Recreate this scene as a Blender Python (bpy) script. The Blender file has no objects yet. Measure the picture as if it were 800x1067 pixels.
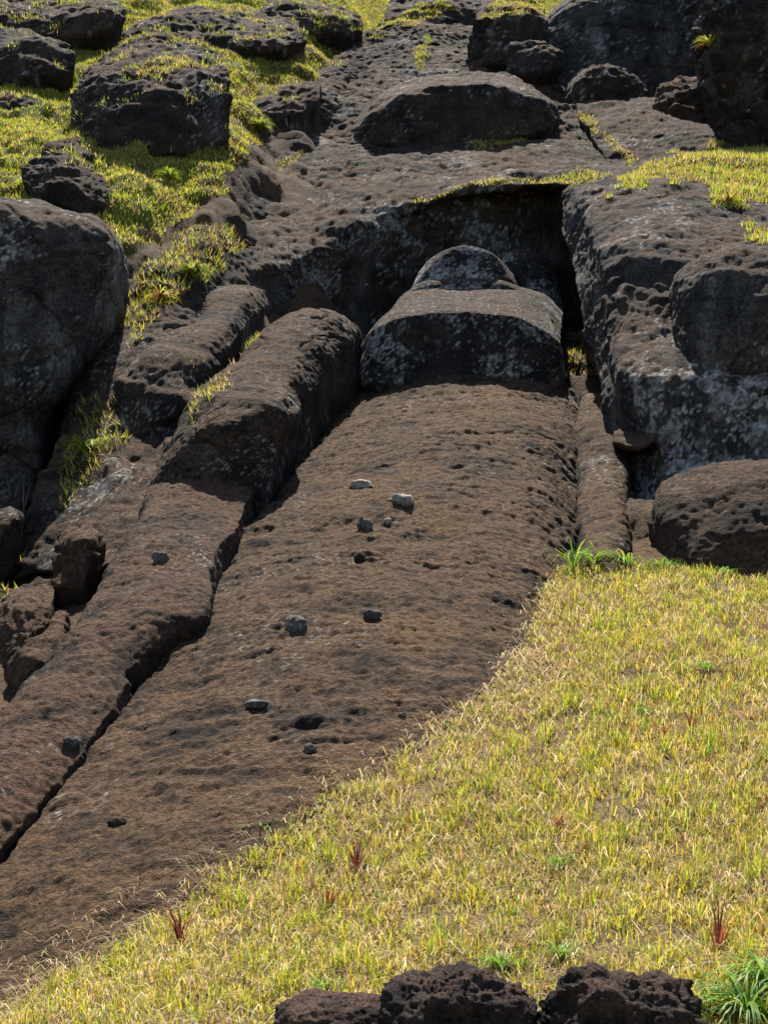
import bpy, math, random
import numpy as np
from mathutils import Vector

random.seed(7)
RNG = np.random.default_rng(11)
scene = bpy.context.scene
col = scene.collection
R = math.radians

# ------------------------------------------------------------------ camera, sky, sun, exposure
F = 1466.0                 # focal length in photograph pixels (photo 800 x 1067)
PITCH = R(5.0)
CAM = np.array([0.0, 0.0, 1.6])
cam = bpy.data.cameras.new('camera')
cam.sensor_fit = 'VERTICAL'
cam.sensor_height = 24.0
cam.lens = 24.0 * F / 1067.0
cam.clip_start = 0.1
cam.clip_end = 2000
cam_o = bpy.data.objects.new('camera', cam)
cam_o.location = CAM
cam_o.rotation_euler = (R(90) + PITCH, 0, 0)
col.objects.link(cam_o)
scene.camera = cam_o

SUN_EL, SUN_AZ = R(57), R(-2)      # azimuth measured from +Y (into the picture) towards +X
world = bpy.data.worlds.new('World')
scene.world = world
world.use_nodes = True
wn = world.node_tree
bg = wn.nodes['Background']
sky = wn.nodes.new('ShaderNodeTexSky')
sky.sky_type = 'NISHITA'
sky.sun_disc = False
sky.sun_elevation = SUN_EL
sky.sun_rotation = SUN_AZ
sky.air_density = 1.0
sky.dust_density = 0.6
wn.links.new(sky.outputs[0], bg.inputs[0])
bg.inputs[1].default_value = 0.075

sun = bpy.data.lights.new('sun', 'SUN')
sun.energy = 5.0
sun.angle = R(0.53)
sun.color = (1.0, 0.94, 0.84)
sun_o = bpy.data.objects.new('sun', sun)
sdir = Vector((math.sin(SUN_AZ) * math.cos(SUN_EL), math.cos(SUN_AZ) * math.cos(SUN_EL), math.sin(SUN_EL)))
sun_o.rotation_euler = sdir.to_track_quat('Z', 'Y').to_euler()
sun_o.location = (0, 0, 30)
col.objects.link(sun_o)

vs = scene.view_settings
vs.view_transform = 'Standard'
vs.look = 'None'
vs.exposure = 1.1
vs.gamma = 1.0
vs.use_curve_mapping = False
scene.render.engine = 'CYCLES'

# ------------------------------------------------------------------ pixel <-> world
FWD = np.array([0, math.cos(PITCH), math.sin(PITCH)])
UPV = np.array([0, -math.sin(PITCH), math.cos(PITCH)])
RGT = np.array([1.0, 0, 0])


def ray(px, py):
    return FWD + RGT * (px - 400) / F + UPV * (533.5 - py) / F


def P(px, py, Y):
    d = ray(px, py)
    return CAM + d * (Y / d[1])


def project(p):
    q = p - CAM
    w = q @ FWD
    return np.stack([400 + F * (q @ RGT) / w, 533.5 - F * (q @ UPV) / w], -1)


# plane of the reclining figure: its long axis runs up the slope and a little to the right
DB = ray(616, 78)
DB /= np.linalg.norm(DB)
az = math.atan2(DB[0], DB[1])
CB = np.array([math.cos(az), -math.sin(az), 0])
NB = np.cross(CB, DB)
B0 = P(480, 392, 19.0)


def onbody(px, py, h=0.0):
    d = ray(px, py)
    t = np.dot(B0 + NB * h - CAM, NB) / np.dot(d, NB)
    return CAM + d * t


def body_z(X, Y, h=0.0):
    q = B0 + NB * h
    return q[2] - (NB[0] * (X - q[0]) + NB[1] * (Y - q[1])) / NB[2]


# ------------------------------------------------------------------ noise (numpy)
_perm = RNG.permutation(256).astype(np.int32)
_perm = np.concatenate([_perm, _perm, _perm])
_g = RNG.normal(size=(256, 3)).astype(np.float32)
_g /= np.linalg.norm(_g, axis=1, keepdims=True)
_gx, _gy, _gz = (np.ascontiguousarray(_g[:, k]) for k in range(3))


def perlin(p):
    p = np.asarray(p, np.float64)
    i = np.floor(p)
    f = (p - i).astype(np.float32)
    i = i.astype(np.int64).astype(np.int32) & 255
    ix, iy, iz = i[:, 0], i[:, 1], i[:, 2]
    fx, fy, fz = f[:, 0], f[:, 1], f[:, 2]
    u = f * f * f * (f * (f * 6 - 15) + 10)
    out = np.zeros(len(p), np.float32)
    for dx in (0, 1):
        wx = u[:, 0] if dx else 1 - u[:, 0]
        hx = _perm[(ix + dx) & 255]
        for dy in (0, 1):
            wxy = wx * (u[:, 1] if dy else 1 - u[:, 1])
            hy = _perm[hx + ((iy + dy) & 255)]
            for dz in (0, 1):
                h = _perm[hy + ((iz + dz) & 255)]
                out += wxy * (u[:, 2] if dz else 1 - u[:, 2]) * (_gx[h] * (fx - dx) + _gy[h] * (fy - dy) + _gz[h] * (fz - dz))
    return out * 1.5


def fbm(p, octs=4, gain=0.5, lac=2.03):
    a, s, t = 1.0, 0, 0
    for k in range(octs):
        s = s + a * perlin(p + 17.3 * k)
        t += a
        a *= gain
        p = p * lac
    return s / t


def ridged(p, octs=3, gain=0.5):
    a, s, t = 1.0, 0, 0
    for k in range(octs):
        s = s + a * (1 - 2.2 * np.abs(perlin(p + 31.7 * k)))
        t += a
        a *= gain
        p = p * 2.07
    return s / t


def worley(p, ids=False):
    """nearest and second nearest of jittered lattice points (eight cells), and a random value of the nearest"""
    p = np.asarray(p, np.float64)
    i = np.floor(p - 0.5)
    f = (p - i).astype(np.float32)
    i = i.astype(np.int64).astype(np.int32) & 255
    f1 = np.full(len(p), 9.0, np.float32)
    f2 = np.full(len(p), 9.0, np.float32)
    rid = np.zeros(len(p), np.float32)
    for dx in (0, 1):
        for dy in (0, 1):
            for dz in (0, 1):
                h = _perm[_perm[_perm[(i[:, 0] + dx) & 255] + ((i[:, 1] + dy) & 255)] + ((i[:, 2] + dz) & 255)]
                d = np.sqrt((_gx[h] * 0.42 + 0.5 + dx - f[:, 0]) ** 2 + (_gy[h] * 0.42 + 0.5 + dy - f[:, 1]) ** 2 + (_gz[h] * 0.42 + 0.5 + dz - f[:, 2]) ** 2)
                if ids:
                    rid = np.where(d < f1, h / 255.0, rid)
                f2 = np.minimum(f2, np.maximum(f1, d))
                f1 = np.minimum(f1, d)
    return (f1, f2, rid) if ids else (f1, f2)


def sstep(a, b, x):
    t = np.clip((x - a) / (b - a), 0, 1)
    return t * t * (3 - 2 * t)


# ------------------------------------------------------------------ node helpers and materials
def new_mat(name):
    m = bpy.data.materials.new(name)
    m.use_nodes = True
    nt = m.node_tree
    nt.nodes.clear()
    return m, nt


class NT:
    def __init__(self, nt):
        self.nt = nt

    def n(self, t, **kw):
        nd = self.nt.nodes.new(t)
        for k, v in kw.items():
            setattr(nd, k, v)
        return nd

    def l(self, a, b):
        self.nt.links.new(a, b)

    def val(self, nd, sock, v):
        if hasattr(v, 'is_output'):
            self.l(v, nd.inputs[sock])
        else:
            nd.inputs[sock].default_value = v

    def noise(self, vec, scale, detail=4, rough=0.55, dist=0.0):
        nd = self.n('ShaderNodeTexNoise')
        self.l(vec, nd.inputs['Vector'])
        nd.inputs['Scale'].default_value = scale
        nd.inputs['Detail'].default_value = detail
        nd.inputs['Roughness'].default_value = rough
        nd.inputs['Distortion'].default_value = dist
        return nd.outputs[0]

    def voronoi(self, vec, scale, feature='F1', rnd=1.0):
        nd = self.n('ShaderNodeTexVoronoi', feature=feature)
        self.l(vec, nd.inputs['Vector'])
        nd.inputs['Scale'].default_value = scale
        nd.inputs['Randomness'].default_value = rnd
        return nd.outputs[0]

    def rng(self, v, a, b, c=0.0, d=1.0):
        nd = self.n('ShaderNodeMapRange')
        nd.interpolation_type = 'SMOOTHSTEP'
        self.l(v, nd.inputs[0])
        for k, x in zip((1, 2, 3, 4), (a, b, c, d)):
            nd.inputs[k].default_value = x
        return nd.outputs[0]

    def math(self, op, a, b=0.0):
        nd = self.n('ShaderNodeMath', operation=op)
        self.val(nd, 0, a)
        self.val(nd, 1, b)
        return nd.outputs[0]

    def mix(self, fac, a, b, mode='MIX'):
        nd = self.n('ShaderNodeMix', data_type='RGBA', blend_type=mode)
        self.val(nd, 0, fac)
        for s, x in ((6, a), (7, b)):
            if hasattr(x, 'is_output'):
                self.l(x, nd.inputs[s])
            else:
                nd.inputs[s].default_value = (*x, 1)
        return nd.outputs[2]


def tuff_material(name, grain=1.0, bump=0.85):
    """volcanic tuff: colour painted per vertex from noise (see rock_colour), fine grain and relief here"""
    m, nt = new_mat(name)
    N = NT(nt)
    geo = N.n('ShaderNodeNewGeometry')
    pos = geo.outputs['Position']
    at = N.n('ShaderNodeAttribute', attribute_name='tint')
    fine = N.noise(pos, 24 * grain, 4, 0.75)
    c = N.mix(0.8, at.outputs['Color'], N.mix(N.rng(fine, 0.30, 0.72), (0.10, 0.10, 0.10), (0.97, 0.95, 0.92)), 'OVERLAY')
    bs = N.n('ShaderNodeBsdfPrincipled')
    N.l(c, bs.inputs['Base Color'])
    bs.inputs['Roughness'].default_value = 0.93
    bs.inputs['Specular IOR Level'].default_value = 0.2
    bp = N.n('ShaderNodeBump')
    bp.inputs['Strength'].default_value = bump
    bp.inputs['Distance'].default_value = 0.09 / grain
    N.l(fine, bp.inputs['Height'])
    N.l(bp.outputs[0], bs.inputs['Normal'])
    out = N.n('ShaderNodeOutputMaterial')
    N.l(bs.outputs[0], out.inputs[0])
    return m


TUFF = tuff_material('volcanic_tuff')
TUFF_FINE = tuff_material('fine_volcanic_tuff', 2.6, 0.7)
SCORIA = tuff_material('black_scoria', 4.5, 0.9)

# palettes: dark and mid grey of the bare rock, brown of its crumbly crust, soil = how far the crust spreads,
# lichen = cover of pale rosettes (size in 1/m), stain = pale water streaks on upright faces, ochre = rusty patches
PAL = {
    'cliff': dict(dark=(0.017, 0.013, 0.0105), mid=(0.058, 0.043, 0.032), brown=(0.084, 0.046, 0.026), soil=0.85, lichen=0.56, ls=6.5, stain=0.35, ochre=0.15),
    'wall': dict(dark=(0.022, 0.0205, 0.021), mid=(0.072, 0.066, 0.060), brown=(0.080, 0.045, 0.027), soil=0.75, lichen=0.48, ls=5.5, stain=0.85, ochre=0.2),
    'body': dict(dark=(0.022, 0.0145, 0.0105), mid=(0.060, 0.037, 0.022), brown=(0.102, 0.060, 0.031), soil=0.85, lichen=0.24, ls=8.0, stain=0.0, ochre=0.45),
    'slab': dict(dark=(0.028, 0.0185, 0.014), mid=(0.066, 0.041, 0.028), brown=(0.096, 0.053, 0.030), soil=0.85, lichen=0.28, ls=8.0, stain=0.0, ochre=0.1),
    'head': dict(dark=(0.018, 0.016, 0.015), mid=(0.046, 0.038, 0.032), brown=(0.080, 0.050, 0.034), soil=0.8, lichen=1.0, ls=6.5, stain=0.0, ochre=0.0),
    'boulder': dict(dark=(0.017, 0.013, 0.0105), mid=(0.058, 0.041, 0.030), brown=(0.086, 0.048, 0.027), soil=0.85, lichen=0.56, ls=7.0, stain=0.15, ochre=0.1),
    'redrock': dict(dark=(0.040, 0.026, 0.018), mid=(0.090, 0.055, 0.036), brown=(0.100, 0.057, 0.033), soil=0.8, lichen=0.22, ls=8.0, stain=0.0, ochre=0.2),
    'soil': dict(dark=(0.038, 0.025, 0.017), mid=(0.080, 0.049, 0.029), brown=(0.098, 0.060, 0.033), soil=0.8, lichen=0.0, ls=7.0, stain=0.0, ochre=0.6),
    'thatch': dict(dark=(0.07, 0.048, 0.026), mid=(0.17, 0.125, 0.062), brown=(0.20, 0.145, 0.06), soil=0.6, lichen=0.0, ls=7.0, stain=0.0, ochre=0.3),
    'stone': dict(dark=(0.045, 0.045, 0.048), mid=(0.13, 0.125, 0.12), brown=(0.13, 0.12, 0.105), soil=0.3, lichen=0.5, ls=16.0, stain=0.0, ochre=0.0),
    'pale': dict(dark=(0.22, 0.21, 0.19), mid=(0.36, 0.34, 0.32), brown=(0.36, 0.33, 0.29), soil=0.4, lichen=0.0, ls=9.0, stain=0.0, ochre=0.0),
    'redlava': dict(dark=(0.030, 0.020, 0.017), mid=(0.075, 0.048, 0.038), brown=(0.105, 0.064, 0.048), soil=0.8, lichen=0.0, ls=24.0, stain=0.0, ochre=0.0),
    'lava': dict(dark=(0.016, 0.013, 0.013), mid=(0.050, 0.037, 0.032), brown=(0.088, 0.054, 0.041), soil=0.8, lichen=0.0, ls=24.0, stain=0.0, ochre=0.0),
}


def mixc(f, a, b):
    f = np.asarray(f)[:, None]
    return a * (1 - f) + np.asarray(b) * f


def rock_colour(p, n, pal, fs=1.0, lush=None):
    k = PAL[pal]
    q = p * fs
    big = perlin(q * 0.55 + 3.1) * 0.6 + perlin(q * 1.2 + 8.8) * 0.4
    med = fbm(q * 2.6 + 1.7, 4, 0.65)
    c = mixc(sstep(-0.35, 0.35, med), np.tile(np.array(k['dark']), (len(p), 1)), k['mid'])
    sl = n[:, 2] + 0.75 * big + 0.9 * med
    c = mixc(sstep(0.35, 0.95, sl) * k['soil'], c, k['brown'])
    if pal in ('cliff', 'wall', 'boulder', 'head'):       # dark weathered mottling along the bedding
        mo = fbm(q * np.array([2.2, 2.2, 5.0]) + 61, 5, 0.72)
        c = mixc(sstep(0.02, 0.30, mo) * 0.75, c, k['dark'])
    if pal in ('body', 'slab'):
        l = np.stack([q @ CB, q @ DB, q @ NB], -1)
        mo = fbm(l * np.array([1.6, 4.5, 3.0]) + 61, 5, 0.75)
        c = mixc(sstep(0.04, 0.32, mo) * 0.6, c, k['dark'])
    if k['ochre'] > 0:
        o = fbm(q * 0.8 + 21.0, 4, 0.6)
        c = mixc(sstep(0.02, 0.4, o) * k['ochre'], c, (0.125, 0.068, 0.028))
    if k['stain'] > 0:
        st = sstep(-0.05, 0.45, fbm(q * np.array([1.5, 1.5, 0.45]), 5, 0.65)) * sstep(0.6, 0.2, n[:, 2])
        c = mixc(st * k['stain'], c, (0.185, 0.18, 0.172))
    if k['lichen'] > 0:
        w = p + 0.05 * np.stack([perlin(p * 9 + j) for j in (1, 2, 3)], -1)
        clus = fbm(p * 0.9 + 40, 3, 0.6) + 0.25 * perlin(p * 4.5)
        cl = np.clip(1.1 * k['lichen'] - 0.45 + 1.2 * clus + (0 if lush is None else lush), 0, 0.85)
        f1, f2 = worley(w * k['ls'])
        g1, g2 = worley(w * k['ls'] * 2.3 + 7)
        a = sstep(-0.04, 0.06, cl * 0.62 - f1) * (0.30 + 0.7 * sstep(0.22, 0.42, f1))
        b = sstep(-0.04, 0.06, cl * 0.55 - g1)
        if pal == 'head':
            cl = cl * (0.12 + 0.88 * sstep(0.85, 0.5, n[:, 2] + 0.15 * med))
            a, b = sstep(-0.015, 0.03, cl * 0.64 - f1) * (0.25 + 0.75 * sstep(0.22, 0.42, f1)), sstep(-0.015, 0.03, cl * 0.54 - g1)
        lf = np.maximum(a, b) * (0.55 + 0.45 * sstep(-0.2, 0.2, perlin(p * 13)))
        e1, e2 = worley(p * 19.0 + 3)
        fl = sstep(0.26, 0.16, e1) * sstep(-0.25, 0.25, clus + 0.6 * k['lichen'] - 0.35)
        c = mixc(np.maximum(lf * 0.9, fl * 0.75), c, (0.42, 0.42, 0.41) if pal in ('head', 'wall') else (0.34, 0.34, 0.325))
    return c


def leaf_material(name, transl=0.5, tcol=1.0):
    m, nt = new_mat(name)
    N = NT(nt)
    at = N.n('ShaderNodeAttribute', attribute_name='tint')
    df = N.n('ShaderNodeBsdfDiffuse')
    tr = N.n('ShaderNodeBsdfTranslucent')
    gl = N.n('ShaderNodeBsdfGlossy')
    gl.inputs['Roughness'].default_value = 0.45
    N.l(at.outputs['Color'], df.inputs[0])
    N.l(at.outputs['Color'], tr.inputs[0])
    mx = N.n('ShaderNodeMixShader')
    mx.inputs[0].default_value = transl
    N.l(df.outputs[0], mx.inputs[1])
    N.l(tr.outputs[0], mx.inputs[2])
    m2 = N.n('ShaderNodeMixShader')
    m2.inputs[0].default_value = 0.02
    N.l(mx.outputs[0], m2.inputs[1])
    N.l(gl.outputs[0], m2.inputs[2])
    out = N.n('ShaderNodeOutputMaterial')
    N.l(m2.outputs[0], out.inputs[0])
    return m


M = {}
M['grass'] = leaf_material('grass_blades', 0.5)
M['leaf'] = leaf_material('leaves', 0.45)


# ------------------------------------------------------------------ object helpers
def tag(o, label=None, cat=None, group=None, kind=None):
    if label:
        o['label'] = label
    if cat:
        o['category'] = cat
    if group:
        o['group'] = group
    if kind:
        o['kind'] = kind
    return o


def link_mesh(name, verts, faces, mat, parent=None, smooth=True, origin=None, tint=None):
    verts = np.asarray(verts, float)
    if origin is None:
        origin = np.array([verts[:, 0].mean(), verts[:, 1].mean(), verts[:, 2].min()])
    if parent is not None:
        porg = np.array(parent['_org'])
    else:
        porg = np.zeros(3)
    me = bpy.data.meshes.new(name)
    v = (verts - origin).astype(np.float32)
    if isinstance(faces, tuple):          # (quads array, tris array)
        q, t = faces
        idx = np.concatenate([q.ravel(), t.ravel()]).astype(np.int32)
        ls = np.concatenate([np.arange(len(q)) * 4, len(q) * 4 + np.arange(len(t)) * 3]).astype(np.int32)
        me.vertices.add(len(v))
        me.vertices.foreach_set('co', v.ravel())
        me.loops.add(len(idx))
        me.loops.foreach_set('vertex_index', idx)
        me.polygons.add(len(ls))
        me.polygons.foreach_set('loop_start', ls)
        me.update(calc_edges=True)
    else:
        me.from_pydata(v.tolist(), [], faces)
    me.polygons.foreach_set('use_smooth', [smooth] * len(me.polygons))
    if tint is not None:
        at = me.attributes.new('tint', 'FLOAT_COLOR', 'POINT')
        c = np.concatenate([tint, np.ones((len(tint), 1))], 1).astype(np.float32)
        at.data.foreach_set('color', c.ravel())
    me.materials.append(mat)
    me.validate()
    o = bpy.data.objects.new(name, me)
    o.location = origin - porg
    col.objects.link(o)
    if parent is not None:
        o.parent = parent
    o['_org'] = [float(x) for x in origin]
    return o


def empty(name, loc):
    o = bpy.data.objects.new(name, None)
    o.location = loc
    o.empty_display_size = 0.3
    col.objects.link(o)
    o['_org'] = [float(x) for x in loc]
    return o


def cr_eval(C, t):
    """Catmull-Rom along axis 0 of C at params t (0..n-1)"""
    n = C.shape[0]
    ext = np.concatenate([[2 * C[0] - C[1]], C, [2 * C[-1] - C[-2]]], 0)
    i = np.clip(np.floor(t).astype(int), 0, n - 2)
    f = (t - i).reshape(-1, *([1] * (C.ndim - 1)))
    p0, p1, p2, p3 = ext[i], ext[i + 1], ext[i + 2], ext[i + 3]
    tau = 0.42
    m1, m2 = tau * (p2 - p0), tau * (p3 - p1)
    return (2 * f ** 3 - 3 * f ** 2 + 1) * p1 + (f ** 3 - 2 * f ** 2 + f) * m1 + (-2 * f ** 3 + 3 * f ** 2) * p2 + (f ** 3 - f ** 2) * m2


def resample(C, step):
    n = C.shape[0]
    t = np.linspace(0, n - 1, (n - 1) * 16 + 1)
    D = cr_eval(C, t)
    seg = np.linalg.norm(np.diff(D, axis=0), axis=-1)
    seg = 0.5 * seg.mean(axis=1) + 0.5 * seg.max(axis=1)
    cum = np.concatenate([[0], np.cumsum(seg)])
    k = max(int(cum[-1] / step), 6)
    tt = np.interp(np.linspace(0, cum[-1], k + 1), cum, t)
    return cr_eval(C, tt)


def grid_normals(G):
    du = np.gradient(G, axis=0)
    dv = np.gradient(G, axis=1)
    n = np.cross(du, dv)
    n /= np.linalg.norm(n, axis=-1, keepdims=True) + 1e-9
    if (n @ np.array([0, -0.7, 0.7])).mean() < 0:
        n = -n
    return n


def crack(q, w=0.05):
    return 1 - sstep(0.0, w, np.abs(perlin(q)))


def rock_disp(p, n, style, amp=1.0, seed=0.0, px=0.03):
    """vector offset that roughens a rock surface; px = ground size of a grid step"""
    q = p + seed * 13.7
    wv = np.stack([perlin(q * 0.8 + k) for k in (21, 25, 29)], -1)
    wf = np.stack([perlin(q * 3.1 + k) for k in (2, 6, 8)], -1)
    w = q + 0.35 * wv + 0.08 * wf
    broad = perlin(q * 0.45 + 1.3)
    if style in ('cliff', 'boulder'):
        # bedded tuff: ledges that break off at uneven heights, long cracks, crumbled surface
        msk = sstep(-0.35, 0.25, perlin(q * 0.5 + 7.7))
        d = 0.20 * broad + 0.10 * perlin(w * 1.3)
        t = w[:, 2] * 1.7 + 0.35 * w[:, 0] + 0.8 * perlin(q * 0.35)
        saw = t - np.floor(t)
        d = d + (0.13 if style == 'cliff' else 0.07) * msk * (sstep(0.0, 0.75, saw) * (1 - sstep(0.80, 0.98, saw)) - 0.4)
        d = d + 0.13 * fbm(w * np.array([1.6, 1.6, 2.6]), 6, 0.74)
        d = d - (0.14 if style == 'cliff' else 0.08) * crack(w * np.array([0.8, 0.8, 1.3]), 0.045) * sstep(-0.1, 0.3, perlin(q * 0.7 + 2))
        d = d - 0.025 * crack(w * 2.3 + 5, 0.06) * msk
        d = d + 0.025 * ridged(w * 3.5, 3, 0.6) * (1 - 0.5 * msk)
        f1, f2, ri = worley((q + 0.12 * wv + 0.05 * wf) * np.array([1.1, 1.1, 1.9]), True)
        e = sstep(0.0, 0.10, f2 - f1)
        d = d + (0.20 if style == 'cliff' else 0.15) * (ri - 0.5) * e
        f1, f2, ri = worley((w + 3.3) * np.array([3.0, 3.0, 5.0]), True)
        d = d + 0.055 * (ri - 0.5) * sstep(0.0, 0.12, f2 - f1)
    elif style == 'sheet':
        # broad worn sheets with a few low broken ledges
        msk = sstep(0.0, 0.35, perlin(q * 0.55 + 7.7))
        d = 0.17 * broad + 0.05 * perlin(w * 1.3) + 0.05 * fbm(w * np.array([1.5, 1.5, 2.2]), 6, 0.72)
        t = w[:, 2] * 1.5 + 0.25 * w[:, 0] + 0.8 * perlin(q * 0.35)
        saw = t - np.floor(t)
        d = d + 0.09 * msk * (sstep(0.0, 0.75, saw) * (1 - sstep(0.82, 0.97, saw)) - 0.4)
        d = d - 0.06 * crack(w * np.array([0.7, 0.7, 1.1]), 0.03) * sstep(-0.1, 0.3, perlin(q * 0.7 + 2))
    elif style == 'wall':
        d = 0.14 * broad + 0.06 * fbm(w * np.array([1.0, 1.0, 2.6]), 6, 0.64)
        t = q[:, 2] * 1.1 + 0.6 * perlin(q * 0.4) + 0.1 * q[:, 0]
        d = d - 0.10 * (1 - sstep(0.0, 0.09, np.abs(t - np.round(t)))) * sstep(-0.2, 0.3, perlin(q * 0.6))
        d = d - 0.06 * crack(w * np.array([0.9, 0.9, 0.6]), 0.03)
    elif style in ('body', 'slab'):
        l = np.stack([q @ CB, q @ DB, q @ NB], -1)
        lw = l + 0.22 * wv + 0.05 * wf
        msk = sstep(-0.15, 0.4, perlin(l * np.array([0.4, 0.7, 0.5]) + 4.2))
        d = 0.07 * broad + (0.034 if style == 'body' else 0.022) * fbm(l * np.array([1.6, 3.4, 2.0]), 6, 0.78 if style == 'body' else 0.66)
        r = ridged(lw * np.array([1.1, 4.6, 2.0]), 4, 0.62)
        k = 0.4 if style == 'slab' else 1.0
        d = d + k * (0.006 + 0.019 * msk) * r
        # ragged little ledges across the figure, open on the downhill side
        t = lw[:, 1] * 3.6 + 1.4 * perlin(l * np.array([0.5, 0.8, 0.5]) + 3)
        saw = t - np.floor(t)
        m2 = sstep(0.0, 0.35, perlin(l * np.array([1.8, 2.2, 1.0]) + 14.2))
        d = d + k * 0.020 * m2 * (sstep(0.0, 0.15, saw) * (1 - saw))
        f1, f2 = worley(lw * np.array([4.2, 7.5, 5.0]))
        d = d - k * 0.007 * (1 - sstep(0.05, 0.5, f1)) * (0.25 + msk)
    elif style == 'head':
        d = 0.05 * broad + 0.05 * fbm(w * 1.8, 6, 0.62)
    else:
        d = 0.20 * broad + 0.13 * fbm(w * 1.6, 6, 0.62)
    d = d + px * (1.3 if style != 'wall' else 0.6) * fbm(q / (px * 4.2), 2, 0.8)
    off = n * (d * amp)[:, None]
    return off + (wv * 0.06 + wf * 0.03) * amp


SURF = []          # (vertices, quads) of every rock patch, for growing grass on


def patch(name, rows, mat, style='cliff', amp=1.0, seed=0.0, px=2.4, skirt=(0, 0.75, -0.65), depth=1.2, parent=None, world=False, post=None, close=True, lush=None):
    C = np.array([[r if world else P(*r) for r in row] for row in rows], float)
    ym = np.linalg.norm(C.reshape(-1, 3) - CAM, axis=1).mean()
    step = ym * px / F
    G = resample(C, step)
    G = np.swapaxes(resample(np.swapaxes(G, 0, 1), step), 0, 1)
    a, b = G.shape[:2]
    n = grid_normals(G)
    Vv = G.reshape(-1, 3)
    Vv = Vv + rock_disp(Vv, n.reshape(-1, 3), style, amp, seed, step)
    if post is not None:
        Vv = post(Vv)
    idx = np.arange(a * b).reshape(a, b)
    quads = np.stack([idx[:-1, :-1], idx[:-1, 1:], idx[1:, 1:], idx[1:, :-1]], -1).reshape(-1, 4)
    tris = np.zeros((0, 3), int)
    if close:
        loop = np.concatenate([idx[0, :-1], idx[:-1, -1], idx[-1, :0:-1], idx[:0:-1, 0]])
        sk = np.array(skirt, float)
        sk /= np.linalg.norm(sk)
        cen = Vv[loop].mean(0)
        k = len(loop)
        edge = Vv[loop]
        ker = max(k // 60, 3)
        soft = sum(np.roll(edge, j, axis=0) for j in range(-ker, ker + 1)) / (2 * ker + 1)
        base = a * b
        nx = np.roll(np.arange(k), -1)
        prev = loop
        rings = max(int(depth / (step * 2.5)), 3)
        extra = []
        for r in range(1, rings + 1):
            t = r / rings
            f = min(t * 4, 1.0)
            pt = edge * (1 - f) + soft * f + sk * depth * t
            pt = pt + (cen + sk * depth * t - pt) * 0.12 * t
            out = pt - cen
            out = out - sk * (out @ sk)[:, None]
            out /= np.linalg.norm(out, axis=1, keepdims=True) + 1e-6
            qn = pt + seed * 13.7
            pt = pt + out * (amp * f * (0.10 * fbm(qn * 1.5, 5, 0.65) + 0.05 * (worley(qn * np.array([2, 2, 3.0]), True)[2] - 0.5)))[:, None]
            li = base + (r - 1) * k + np.arange(k)
            quads = np.concatenate([quads, np.stack([prev, li, li[nx], prev[nx]], -1)], 0)
            prev = li
            extra.append(pt)
        low = extra[-1]
        cv = low.mean(0)
        tris = np.stack([prev, np.full(k, base + rings * k), prev[nx]], -1)
        skv = np.concatenate(extra, 0)
        Vv = np.concatenate([Vv, skv, cv[None]], 0)
    # outward orientation
    mid = quads[(a // 2) * (b - 1) + b // 2]
    nn = np.cross(Vv[mid[1]] - Vv[mid[0]], Vv[mid[3]] - Vv[mid[0]])
    if np.dot(nn, n[a // 2, b // 2]) < 0:
        quads = quads[:, ::-1]
        tris = tris[:, ::-1]
    nf = grid_normals(Vv[:a * b].reshape(a, b, 3)).reshape(-1, 3)
    tint = np.zeros((len(Vv), 3))
    tint[:a * b] = rock_colour(Vv[:a * b], nf, mat, lush=None if lush is None else lush(Vv[:a * b]))
    tint[a * b:] = PAL[mat]['mid']
    if close:
        tint[a * b:-1] = rock_colour(skv, np.tile([0.0, -0.6, 0.3], (len(skv), 1)), mat)
    SURF.append((Vv[:a * b], quads[:(a - 1) * (b - 1)]))
    return link_mesh(name, Vv, (quads, tris), TUFF, parent, tint=tint)




# ------------------------------------------------------------------ the setting: hillside and grass bank
_tp = np.array([-400, 0, 110, 200, 300, 400, 600, 660, 720, 800, 1300], float)
_tY = np.array([15, 17, 19, 20.5, 21, 23, 25, 28, 32, 36, 45, 70], float)
_tz = np.array([
    [2.2, 3.0, 6.2, 8.1, 8.5, 9.9, 11.2, 12.9, 15.8, 18.8, 25.0, 41],
    [2.2, 3.0, 6.2, 8.1, 8.5, 9.9, 11.2, 12.9, 15.8, 18.8, 25.0, 41],
    [3.1, 4.8, 6.7, 8.0, 8.4, 9.75, 11.0, 12.8, 15.7, 18.8, 25.0, 41],
    [2.9, 4.5, 6.2, 7.5, 7.9, 9.6, 10.9, 12.8, 15.5, 18.6, 25.0, 41],
    [2.9, 4.0, 5.2, 6.2, 6.6, 8.4, 10.0, 12.1, 15.1, 18.1, 24.4, 40],
    [2.8, 3.5, 4.3, 4.8, 5.0, 5.8, 7.0, 10.3, 13.6, 16.8, 23.0, 39],
    [2.6, 3.3, 4.4, 5.75, 5.9, 6.4, 7.2, 10.5, 13.6, 16.6, 23.0, 39],
    [3.05, 3.4, 4.2, 5.2, 5.6, 7.4, 9.0, 10.9, 13.8, 16.6, 23.0, 39],
    [2.95, 3.3, 4.3, 5.6, 6.0, 7.8, 9.2, 11.0, 13.8, 16.6, 23.0, 39],
    [2.0, 3.2, 4.3, 6.2, 6.8, 8.3, 9.5, 11.2, 14.0, 16.6, 23.0, 39],
    [2.0, 3.2, 4.3, 6.2, 6.8, 8.3, 9.5, 11.2, 14.0, 16.6, 23.0, 39]])


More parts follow.
